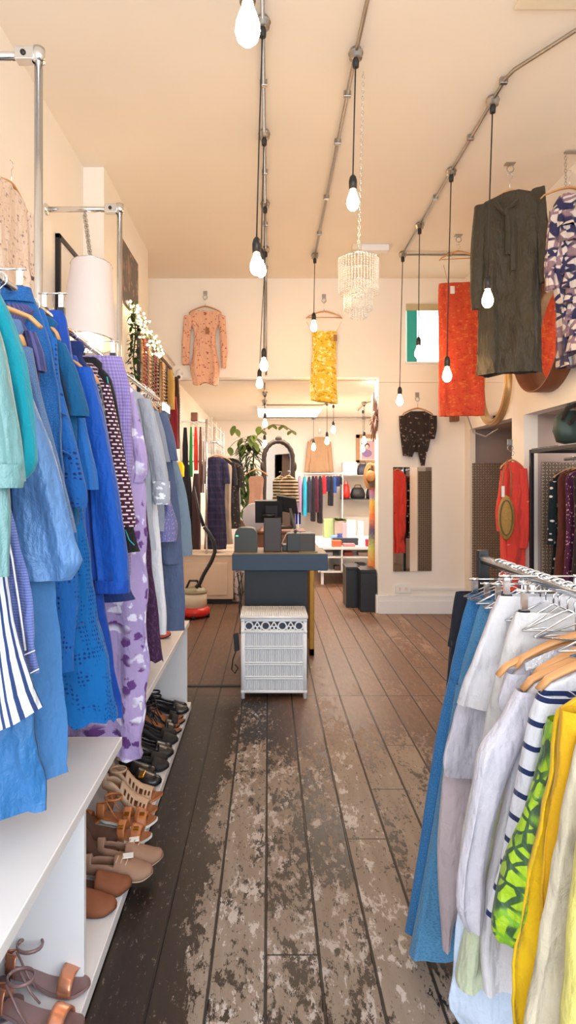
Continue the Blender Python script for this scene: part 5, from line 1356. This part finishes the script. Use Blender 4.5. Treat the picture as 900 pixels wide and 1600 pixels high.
P = [at(306, 918, 6.6), at(312, 912, 6.6), at(318, 898, 6.6), at(330, 878, 6.6), at(336, 862, 6.6), at(334, 846, 6.6), at(326, 832, 6.6), at(318, 822, 6.6)]
PP = []
for i in range(len(P) - 1):
    for k in range(10): PP.append(P[i].lerp(P[i + 1], k / 10))
for _ in range(4): PP = [PP[0]] + [(PP[i - 1] + PP[i] * 2 + PP[i + 1]) / 4 for i in range(1, len(PP) - 1)] + [PP[-1]]
MB().tube(PP, [.020 + .003 * (i % 2) for i in range(len(PP))], 10).build('hose', M['black'], t)
MB().tube([at(318, 822, 6.6), at(310, 796, 6.65), at(303, 760, 6.7)], [.02, .014, .011], 10).build('wand', M['dark'], t)
# rack standing on the cabinet
t = thing('clothes_rack', 'chrome clothes rack standing on the beige cabinet, holding dark clothes', 'clothes rack', (-.757, 7.47, .6))
Pm = M['chrome']; zt_ = wz(655, 7.47)
MB().tube([(-.757, 7.47, .6), (-.757, 7.47, zt_)], .014, 12).build('post', Pm, t)
MB().tube([(-.757, 8.5, .6), (-.757, 8.5, zt_)], .014, 12).build('post', Pm, t)
MB().tube([(-1.06, 7.47, zt_ - .03), (-.757, 7.47, zt_ - .03)], .01, 8).build('upper_arm', Pm, t)
MB().tube([(-1.06, 7.47, wz(721, 7.47)), (-.757, 7.47, wz(721, 7.47))], .01, 8).build('lower_arm', Pm, t)
zr_ = wz(692, 7.6)
MB().tube([(-.757, 7.47, zr_), (-.64, 7.47, zr_), (-.64, 8.75, zr_)], .011, 10).build('rail', Pm, t)
DG = [('navy plaid short sleeved dress at the front of the rack on the cabinet', 7.6, 318, 355, 714, 858, 'navyp', 1), ('beige knit dress behind the navy plaid dress', 7.72, 330, 364, 722, 850, 'bei', 0), ('black floral dress with frilled sleeve right of the plaid dress', 7.84, 328, 366, 716, 786, 'bflo', 1),
      ('long black coat near the plant', 8.0, 335, 377, 720, 826, 'blk', 1), ('white and blue patterned dress behind the black coat', 8.16, 338, 379, 722, 800, 'wh', 0), ('short black jacket last on the cabinet rack', 8.3, 340, 378, 716, 760, 'bflo', 1)]
for lab, Y_, a, b, p0, p1, mt, sl in DG:
    xa, xb = wx(a, Y_), wx(b, Y_); cx = (xa + xb) / 2
    rows = [(wz(p0, Y_), cx - .05, cx + .05), (wz(p0 + 3, Y_), lp(cx, xa, .7), lp(cx, xb, .7)), (wz(p0 + 9, Y_), xa + .01, xb - .01), (wz((p0 + p1) / 2, Y_), xa + .03, xb - .03), (wz(p1, Y_), xa + .01, xb - .01)]
    sls = [[(wz(p0 + 8, Y_), xb - .06, xb + .01), (wz(p0 + 30, Y_), xb - .04, xb + .035), (wz(p0 + 42, Y_), xb - .04, xb + .04)], [(wz(p0 + 8, Y_), xa - .01, xa + .06), (wz(p0 + 30, Y_), xa - .035, xa + .04), (wz(p0 + 42, Y_), xa - .04, xa + .04)]] if sl else []
    garment('dress', lab, 'dress', Y_, rows, W[mt], sls, hd=.03, amp=.012)
    hanger(-.64, Y_, zr_, wz(p0 - 3, Y_), 'wooden hanger inside the ' + lab.split(' at ')[0].split(' behind')[0].split(' right')[0].split(' near')[0].split(' last')[0].split(' with')[0], w=.17)
BL = [('black', 285, 294, 668, 760, rgb(26, 24, 28)), ('green', 296.5, 301, 667, 745, rgb(30, 130, 60)), ('red', 303, 309, 667, 735, rgb(215, 60, 50)), ('brown', 311, 316, 667, 770, rgb(110, 70, 60)), ('grey', 317, 320, 690, 770, rgb(150, 130, 125))]
for n, a, b, p0, p1, c in BL:
    strip('belt', n + ' belt hanging from the upper arm of the cabinet rack', 'belt', wx((a + b) / 2, 7.45), 7.44, wz(p1, 7.44), wz(p0, 7.44), (b - a) / 2 / (F / 7.44), fab(n + ' belt', c), .01)
for n, a, b, p0, p1, c in (('black trousers on the lower arm of the cabinet rack', 284, 300, 726, 862, rgb(24, 22, 28)), ('dark brown scarf on the lower arm of the cabinet rack', 300, 314, 740, 858, rgb(60, 40, 42))):
    strip('trousers' if 'trou' in n else 'scarf', n, 'trousers' if 'trou' in n else 'scarf', wx((a + b) / 2, 7.38), 7.36, wz(p1, 7.38), wz(p0, 7.38), (b - a) / 2 / (F / 7.38), fab(n, c), .03)
tag(MB().box(wx(299, 7.5), wx(309, 7.5), 7.45, 7.55, zt_ - .02, wz(645, 7.5), .004).build('box', M['dwood']), 'small brown box on the upper arm of the cabinet rack', 'box')
strip('top', 'bright yellow top showing behind the pale grey blue jacket', 'top', wx(282, 6.95), 6.9, wz(745, 6.95), wz(722, 6.95), .05, fab('yellow jersey', rgb(240, 205, 30)), .03)
t = thing('wire_shelf', 'white wire shelf high on the left wall of the back room', 'shelf', (-1.0, 9.2, 1.8))
q = MB()
for z in (1.98, 2.14, 2.3):
    for x in (-1.06, -.9, -.78): q.tube([(x, 8.4, z), (x, 10.6, z)], .008, 6)
    for k in range(9): q.tube([(-1.06, 8.4 + .27 * k, z), (-.78, 8.4 + .27 * k, z)], .006, 6)
for y in (8.4, 9.1, 9.9, 10.6):
    for x in (-1.06, -.78): q.tube([(x, y, 1.85), (x, y, 2.36)], .014, 6)
q.build('wire_frame', M['white'], t)
necklace(-1.05, 7.2, wz(606, 7.2), .42, .03, bead[4], 'long pale bead necklace hanging beside the security camera', None)
# plant on a stand
t = thing('potted_plant', 'tall leafy houseplant behind the counter, left of the arched mirror', 'potted plant', (-.24, 8.35, 0))
px_, py_ = -.26, 8.4
MB().lathe((px_, py_, 0), [(0, 0), (.14, 0), (.15, .7), (0, .7)], 24).build('stand', M['white'], t)
MB().lathe((px_, py_, .7), [(0, 0), (.1, 0), (.14, .25), (.13, .25), (.12, .22), (0, .22)], 24).build('pot', M['kraft'], t)
q = MB()
for a, b in ((-.02, 1.7), (.03, 1.95), (-.08, 2.0)): q.tube([(px_, py_, .9), (px_ + a, py_, (b + .9) / 2), (px_ + a * 2, py_, b)], .012, 6)
q.build('stems', L1, t)
q = MB(); random.seed(5)
for i in range(210):
    a = random.uniform(0, 2 * PI); z = random.choice((1.3, 1.5, 1.65, 1.8, 1.9, 2.0)) + random.uniform(-.06, .06)
    leaf(q, (px_ + random.uniform(-.05, .05), py_, z), (math.cos(a), math.sin(a), random.uniform(.1, 1.3)), random.uniform(.22, .36), .014, .7)
q.build('long_leaves', L1, t)
q = MB()
for i in range(15):
    a = random.uniform(0, 2 * PI); z = random.uniform(1.6, 2.3); r = random.uniform(.05, .3)
    leaf(q, (px_ + r * math.cos(a), py_ + r * math.sin(a) * .5, z), (random.uniform(-.4, .4), -.5, -1), random.uniform(.11, .17), .045, .1)
q.build('broad_leaves', L2, t)
q = MB()
for i in range(60):
    leaf(q, (px_ + random.uniform(-.16, -.02), py_ - .05, random.uniform(.95, 1.6)), (random.uniform(-.5, .5), -.4, -.5), .12, .02, .2, 4)
q.build('trailing_leaves', L2, t)
t = thing('vine', 'thin vine branch with round leaves arching under the back room ceiling', 'vine', (-.1, 8.6, 2.1))
P = [Vector((-.25, 8.5, 2.0)), Vector((-.1, 8.6, 2.2)), Vector((.05, 8.6, 2.28)), Vector((.2, 8.6, 2.27)), Vector((.32, 8.6, 2.2))]
MB().tube(P, .006, 6).build('stem', M['dwood'], t); q = MB()
for p in P:
    for s_ in (-1, 1): leaf(q, p, (s_ * .5, -.6, -.6), .11, .045, .1)
q.build('leaves', L2, t)

# arched mirror on a dresser, with things around
Ym = 7.4
t = thing('dresser', 'dark wooden dresser behind the counter, under the arched mirror', 'dresser', (.1, 7.6, 0))
MB().box(-.22, .42, 7.35, 7.8, .05, .86, .004).build('carcass', M['dwood'], t); MB().box(-.24, .44, 7.33, 7.82, .86, .89, .004).build('top', M['dwood'], t)
for s_ in (0, 1): MB().box(-.2, .4, 7.335, 7.35, .48 - .4 * s_, .84 - .4 * s_, .003).build('drawer', M['dwood'], t)
for x in (-.2, .38):
    for y in (7.37, 7.76): MB().box(x - .0, x + .03, y - .0, y + .03, 0, .05).build('foot', M['dwood'], t)
t = thing('arched_mirror', 'ornate dark framed arched mirror standing behind the till', 'mirror', (wx(436, Ym), Ym, .89))
cx = wx(435, Ym); hw_ = 23 / (F / Ym); zc2 = wz(716, Ym)
prof = [(cx - hw_, .92)] + [(cx - hw_, z) for z in (1.1, 1.3, 1.5, zc2)] + [(cx + hw_ * math.cos(a), zc2 + hw_ * 1.15 * math.sin(a)) for a in [PI - PI * k / 18 for k in range(1, 18)]] + [(cx + hw_, z) for z in (zc2, 1.5, 1.3, 1.1, .92)]
fmM = plain('bronze black carving', rgb(70, 58, 50), .4, .3, .3, 30, .5)
q = MB().tube([(x, Ym, z) for x, z in prof], [.026 + .006 * (i % 2) for i in range(len(prof))], 10)
q.ball((cx, Ym - .01, zc2 + hw_ * 1.15 + .03), .035, 7, (1.2, .6, 1)); q.tube([(cx - hw_, Ym, .93), (cx + hw_, Ym, .93)], .026, 8)
q.ball((cx + hw_ + .02, Ym - .01, 1.66), .035, 7, (.8, .6, 1.8)); q.ball((cx - hw_ - .02, Ym - .01, 1.66), .035, 7, (.8, .6, 1.8))
q.build('carved_frame', fmM, t)
MB().add([(x, Ym + .01, z) for x, z in prof], [tuple(range(len(prof)))], smooth=False).build('glass', M['mirror'], t)
t.rotation_euler.z = .2
flat('top', 'black and cream striped top hanging on the right side of the arched mirror', 'top', 7.2, [(746, 446, 456), (749, 440, 463), (753, 438, 466), (765, 438, 466), (785, 437, 467)], W['strp'], hang=(738, 743), neck='inside the black and cream striped top', hw=.1, hd=.05)
flat('top', 'salmon satin camisole on a wooden hanger beside the houseplant', 'top', 7.0, [(744, 391, 410), (750, 388, 412), (770, 390, 410), (800, 388, 411), (830, 386, 412)], W['pinks'], hang=(726, 733), neck='inside the salmon satin camisole', hw=.13, amp=.014)
t = thing('round_mirror', 'round pale grey disc beside the till', 'mirror', at(397, 822, 6.8))  # plain pale disc of unknown use, without mirror glass
c = at(397, 808, 6.8)
MB().lathe(c, [(0, 0), (.125, 0), (.13, .008), (.125, .016), (0, .016)], 32, 'y', 1, 1.2).build('disc', plain('pale grey', rgb(190, 185, 195), .25), t)
MB().tube([c + Vector((0, .01, -.14)), Vector((c.x, c.y + .02, .90))], .01, 8).lathe((c.x, c.y + .02, .0), [(.09, 0), (.09, .01), (.012, .03), (.012, .9), (0, .9)], 20).build('stand', M['chrome'], t)

# ------------------------------------------------------------------ far room
Yt = 8.8; x0_, x1_ = wx(498, Yt), 2.25
t = thing('display_table', 'long white display unit with open shelves in the back room', 'display table', (1.4, 9.6, 0))
wt_ = plain('glossy white laminate', rgb(240, 240, 240), .25, var=.02)
zt_ = wz(855, Yt)
MB().box(x0_, x1_, Yt, Yt + 1.9, zt_ - .035, zt_, .003).build('top', wt_, t)
for z, nm in ((wz(870, Yt), 'shelf'), (wz(893, Yt), 'bottom_board')): MB().box(x0_, x1_, Yt + .01, Yt + 1.9, z - .02, z, .002).build(nm, wt_, t)
for px in (499, 533.5): MB().box(wx(px, Yt), wx(px, Yt) + .02, Yt + .01, Yt + 1.9, wz(893, Yt) - .02, zt_ - .035, .002).build('upright', wt_, t)
for px in (502, 560):
    for dy in (.05, 1.8): MB().box(wx(px, Yt), wx(px, Yt) + .04, Yt + dy, Yt + dy + .04, 0, wz(893, Yt) - .02).build('leg', wt_, t)
def item(name, label, cat, px0, px1, py0, py1, Y, mat, depth=.1, z0=None, b=.006): return pbox(name, label, cat, Y, px0, px1, py0, py1, depth, mat, b, z0=z0)
col = lambda n, *c: plain(n, rgb(*c), .5)
item('box', 'orange box lying at the front of the white display', 'box', 519, 534, 845, 855, 8.85, col('orange', 214, 110, 70), .15, zt_)
item('box', 'pink flat box beside the orange one on the white display', 'box', 537, 555, 850, 855, 8.85, col('pink', 205, 130, 140), .15, zt_)
item('clutch_bag', 'dark teal clutch bag behind the orange box', 'bag', 520, 560, 841, 848, 9.1, col('teal black', 50, 62, 72), .1, zt_)
t = thing('vase', 'blue glass vase on the white display', 'vase', at(531, 835, 9.6))
MB().lathe((wx(531, 9.6), 9.6, zt_), [(0, 0), (.04, 0), (.05, .06), (.035, .1), (.045, .13), (.04, .13)], 20).build('body', col('cobalt', 60, 80, 150), t)
t = thing('vase', 'pale blue glass bowl left of the cobalt vase', 'vase', at(522, 835, 9.7))
MB().lathe((wx(523, 9.7), 9.7, zt_), [(0, 0), (.05, 0), (.07, .05), (.06, .09), (.05, .09)], 20).build('body', col('pale blue', 120, 160, 210), t)
item('gift_box', 'white gift box standing in the middle of the display', 'box', 543, 556, 813, 836, 9.8, wt_, .12, zt_)
item('gift_box', 'tall clear white carton right of the gift box', 'box', 560, 568, 815, 836, 9.9, wt_, .12, zt_)
item('box', 'pink carton beside the white gift box', 'box', 536, 543, 818, 836, 10.0, col('rose', 225, 170, 180), .12, zt_)
t = thing('potted_plant', 'small green plant in a square grey pot on the display', 'potted plant', at(533, 822, 10.2))
MB().box(wx(523, 10.2), wx(541, 10.2), 10.2, 10.36, zt_, wz(814, 10.2), .006).build('pot', col('grey pot', 178, 160, 150), t); q = MB(); c = at(532, 812, 10.28)
for i in range(50):
    a = random.uniform(0, 6.28); leaf(q, c + Vector((random.uniform(-.07, .07), 0, -.02)), (math.cos(a), math.sin(a), random.uniform(.2, 1.2)), .14, .018, .4, 4)
q.build('leaves', L2, t)
item('basket', 'pale green basket with white handles on the display', 'basket', 506, 521, 811, 826, 10.3, col('pale green', 170, 190, 130), .14, zt_)
item('box', 'red box at the right end of the display', 'box', 572, 578, 843, 853, 8.9, col('crimson', 190, 40, 70), .1, zt_)
for k, (a, b, c0, lab) in enumerate(((503, 520, (190, 180, 178), 'folded grey shirts on the left shelf of the display unit'), (538, 552, (150, 60, 50), 'dark red book on the right shelf of the display unit'), (560, 576, (170, 150, 140), 'beige folded scarf on the right shelf of the display unit'))):
    item('folded_clothes' if k != 1 else 'book', lab, 'clothes' if k != 1 else 'book', a, b, 863, 870, Yt + .1, col('stock %d' % k, *c0), .2, wz(870, Yt))
for k, (a, b, p, c0, lab) in enumerate(((523, 532, 885, (90, 60, 56), 'brown books on the bottom board, left bay'), (534.5, 546, 884, (70, 50, 48), 'dark books on the bottom board, right bay'), (557, 572, 881, (60, 62, 70), 'grey box on the bottom board, right bay'))):
    item('box', lab, 'box', a, b, p, 893, Yt + .1, col('low stock %d' % k, *c0), .2, wz(893, Yt))
# back rail with small garments seen edge on
Yr = 11.2; zr2 = wz(740, Yr)
t = thing('clothes_rack', 'white clothes rail against the far wall with small dark garments', 'clothes rack', (1.0, Yr, 0))
MB().tube([(wx(466, Yr), Yr, zr2), (wx(535, Yr), Yr, zr2)], .012, 10).build('rail', M['white'], t)
for px in (466, 535): MB().tube([(wx(px, Yr), Yr, 0), (wx(px, Yr), Yr, zr2 + .02)], .012, 8).build('post', M['white'], t)
EG = [(468, 744, 800, rgb(170, 140, 170), 'lilac'), (476, 745, 805, rgb(50, 170, 200), 'cyan'), (483, 745, 800, rgb(50, 50, 70), 'dark slate'), (489, 744, 814, rgb(40, 28, 36), 'black brown'), (494, 744, 800, rgb(96, 30, 54), 'plum'), (500, 744, 817, rgb(38, 26, 36), 'long black'), (506, 743, 772, rgb(210, 40, 50), 'red'),
      (512, 744, 768, rgb(36, 34, 70), 'navy'), (517, 744, 790, rgb(26, 26, 34), 'narrow black'), (522, 744, 770, rgb(50, 80, 150), 'blue'), (526.5, 744, 760, rgb(30, 40, 90), 'dark blue'), (530.5, 744, 757, rgb(30, 28, 44), 'short dark')]
for px, p0, p1, c, n in EG:
    x = wx(px, Yr)
    o = MB().loft([(x, Yr, lp(wz(p0, Yr), wz(p1, Yr), i / 9), (.02 + .025 * min(1, i / 2)), .1 + .08 * min(1, i / 2)) for i in range(10)], 20, .01, (3, 5)).build('garment', fab(n + ' far cloth', c))
    tag(o, n + ' garment hanging edge on from the far white rail', 'garment')
    MB_ = MB().tube([(x, Yr, wz(p0, Yr) - .01), (x, Yr, zr2 + .012)], .003, 5)
    tag(MB_.build('hanger_hook', M['chrome']), 'thin metal hook above the ' + n + ' garment on the far rail', 'hanger')
o = pbox('skirt', 'royal blue hem showing below the lilac garment', 'skirt', Yr + .1, 462, 470, 800, 819, .1, fab('royal hem', rgb(20, 50, 170)), 0)
flat('coat', 'tan long sleeved coat hanging on the far wall above the rail', 'coat', 11.62, [(683, 492, 507), (686, 486, 512), (692, 484, 515), (715, 484, 514), (738, 483, 516)], W['tan'], [[(690, 481, 488), (715, 478, 485), (737, 476, 483)], [(690, 510, 517), (715, 513, 519), (737, 514, 521)]], hook=('w', 672, 'metal hook above the tan coat'), hd=.05)
t = thing('framed_picture', 'wooden framed portrait of a dark haired figure on the far wall', 'picture', (wx(572, 11.66), 11.66, wz(722, 11.66)))
Yp = 11.66; a0, a1 = wx(556.5, Yp), wx(594, Yp); b0, b1 = wz(723, Yp), wz(679, Yp)
MB().box(a0, a0 + .07, Yp, Yp + .04, b0, b1, .004).box(a1 - .07, a1, Yp, Yp + .04, b0, b1, .004).box(a0, a1, Yp, Yp + .04, b0, b0 + .05, .004).box(a0, a1, Yp, Yp + .04, b1 - .07, b1, .004).build('frame', plain('light brown wood', rgb(184, 140, 98), .5), t)
MB().box(a0 + .06, a1 - .06, Yp + .015, Yp + .03, b0 + .04, b1 - .06).build('mount', M['white'], t)
pr_ = MB().box(a0 + .11, a1 - .11, Yp + .008, Yp + .015, b0 + .07, b1 - .12).build('print', col('print ground', 214, 170, 180), t)
cxp = (a0 + a1) / 2 - .02; czp = (b0 + b1) / 2
MB().ball((cxp, Yp + .004, czp + .05), .05, 8, (1, .1, 1.15)).build('figure_hair', col('dark brown hair', 70, 45, 50), pr_)
MB().ball((cxp, Yp - .001, czp + .035), .034, 8, (1, .1, 1.2)).build('figure_face', col('skin', 235, 200, 185), pr_)
MB().ball((cxp, Yp + .006, czp - .09), .09, 8, (1, .05, .8)).build('figure_clothes', col('mauve', 150, 120, 170), pr_)
# shelf at the far wall
Ys = 11.3
t = thing('metal_shelf', 'dark metal two tier shelf on the far wall with bags', 'shelf', (1.6, Ys, .8))
for py in (742, 779): MB().box(wx(535, Ys), wx(590, Ys), Ys, Ys + .35, wz(py, Ys) - .02, wz(py, Ys), .002).build('board', M['dark'] if py > 760 else M['dchrome'], t)
for y in (Ys + .01, Ys + .34): MB().box(wx(535, Ys), wx(535, Ys) + .02, y - .01, y + .01, 0, wz(740, Ys)).build('upright', M['dchrome'], t)
for y in (Ys + .01, Ys + .34): MB().box(wx(588, Ys), wx(588, Ys) + .02, y - .01, y + .01, 0, wz(740, Ys)).build('upright', M['dchrome'], t)
item('box', 'white cardboard box on the top board of the far metal shelf', 'box', 536, 558, 722, 742, Ys + .05, M['tag'], .25, wz(742, Ys))
def bag(label, px0, px1, py0, py1, Y, mat, handle=True):
    t = thing('handbag', label, 'handbag', at((px0 + px1) / 2, py1, Y)); x0, x1, z0, z1 = wx(px0, Y), wx(px1, Y), wz(py1, Y), wz(py0, Y); cx = (x0 + x1) / 2; hw = (x1 - x0) / 2; H_ = z1 - z0
    MB().loft([(cx, Y + .1, z0 + H_ * .78, hw * .6, .03), (cx, Y + .1, z0 + H_ * .65, hw * .8, .06), (cx, Y + .1, z0 + H_ * .3, hw, .08), (cx, Y + .1, z0 + .012, hw * .95, .08), (cx, Y + .1, z0, hw * .8, .06)], 28, .006, cap=True).build('body', mat, t)
    MB().tube([(cx - hw * .5, Y + .1, z0 + H_ * .7), (cx - hw * .35, Y + .1, z1 - .01), (cx + hw * .35, Y + .1, z1 - .01), (cx + hw * .5, Y + .1, z0 + H_ * .7)], .008, 6).build('handle', mat, t)
bag('slate blue bag on the top board of the far metal shelf', 559, 578, 720, 742, Ys + .02, col('slate', 62, 62, 78))
bag('red bag on the lower board of the far metal shelf', 535.5, 548, 750, 779, Ys + .02, M['red'])
bag('black slouchy bag beside the red bag', 548.5, 572, 757, 779, Ys + .02, col('black bag', 36, 34, 34))
bag('black upright bag at the right end of the lower board', 573, 588, 758, 779, Ys + .02, col('black bag two', 30, 30, 34))
# beside the opening
flat('sequined_dress', 'long rainbow banded dress hanging at the edge of the opening', 'dress', 7.3, [(733, 583, 595), (737, 578, 603), (750, 577, 604), (800, 578, 604), (850, 576, 606), (902, 575, 607)], W['rain'], hang=(724, 731), neck='inside the rainbow banded dress', hw=.1)
t = thing('straw_hat', 'tan straw hat hanging above the rainbow dress', 'hat', at(579, 762, 7.15))
c = at(579, 744, 7.16); hm_ = plain('tan straw', rgb(196, 140, 84), .7, var=.15, nscale=40, bump=.3)
MB().lathe(c, [(0, -.07), (.04, -.065), (.055, -.04), (.06, 0)], 28, 'y', 1, 1.2).build('crown', hm_, t)
MB().lathe(c, [(.058, 0), (.09, .005), (.10, .012), (.095, .016), (.055, .006)], 28, 'y', .8, 1.6).build('brim', hm_, t)
t = thing('shoulder_bag', 'brown woven shoulder bag strap hanging beside the straw hat', 'bag', at(588, 760, 7.0))
MB().loft([(1.2, 7.14, wz(727, 7.1), .015, .02), (1.2, 7.14, wz(745, 7.1), .03, .03), (1.2, 7.14, wz(762, 7.1), .03, .03)], 20, .004).build('body', fab('woven brown', rgb(130, 90, 60), 'check', rgb(60, 60, 70), 60), t)
t = thing('sunburst_ornament', 'dark wooden sunburst ornament on the edge of the opening', 'ornament', (1.22, 7.0, wz(690, 7)))
q = MB(); c = Vector((1.205, 6.98, wz(651, 6.98))); random.seed(3)
for k in range(46):
    a = 2 * PI * k / 46; L_ = random.choice((.2, .24, .285))
    q.tube([c, c + Vector((random.uniform(-.03, .0), math.cos(a) * L_ * .9, math.sin(a) * L_))], [.010, .005], 5)
q.build('spikes', M['dwood'], t)
MB().lathe(c, [(0, -.03), (.06, -.025), (.07, .0), (.07, .015)], 20, 'x').build('centre', M['dwood'], t)
bk = plain('black lacquer', rgb(26, 30, 34), .35)
for lab, x0, x1, y in (('black cube stool nearest the wall edge in the opening', wx(563, 6.98), 1.215, 6.96), ('black cube stool left of and behind the other', wx(541, 7.2), wx(563, 7.2), 7.2)):
    t = thing('cube_stool', lab, 'stool', ((x0 + x1) / 2, y + .15, 0))
    MB().box(x0, x1, y, y + .34, .0, .44, .003).build('body', bk, t); MB().box(x0 - .004, x1 + .002, y - .006, y + .345, .44, .48, .006).build('lid', bk, t)
item('wooden_block', 'small brown wooden block on the right wall below the red skirt', 'block', 706, 718, 648, 658, 6.8, M['dwood'], .1)
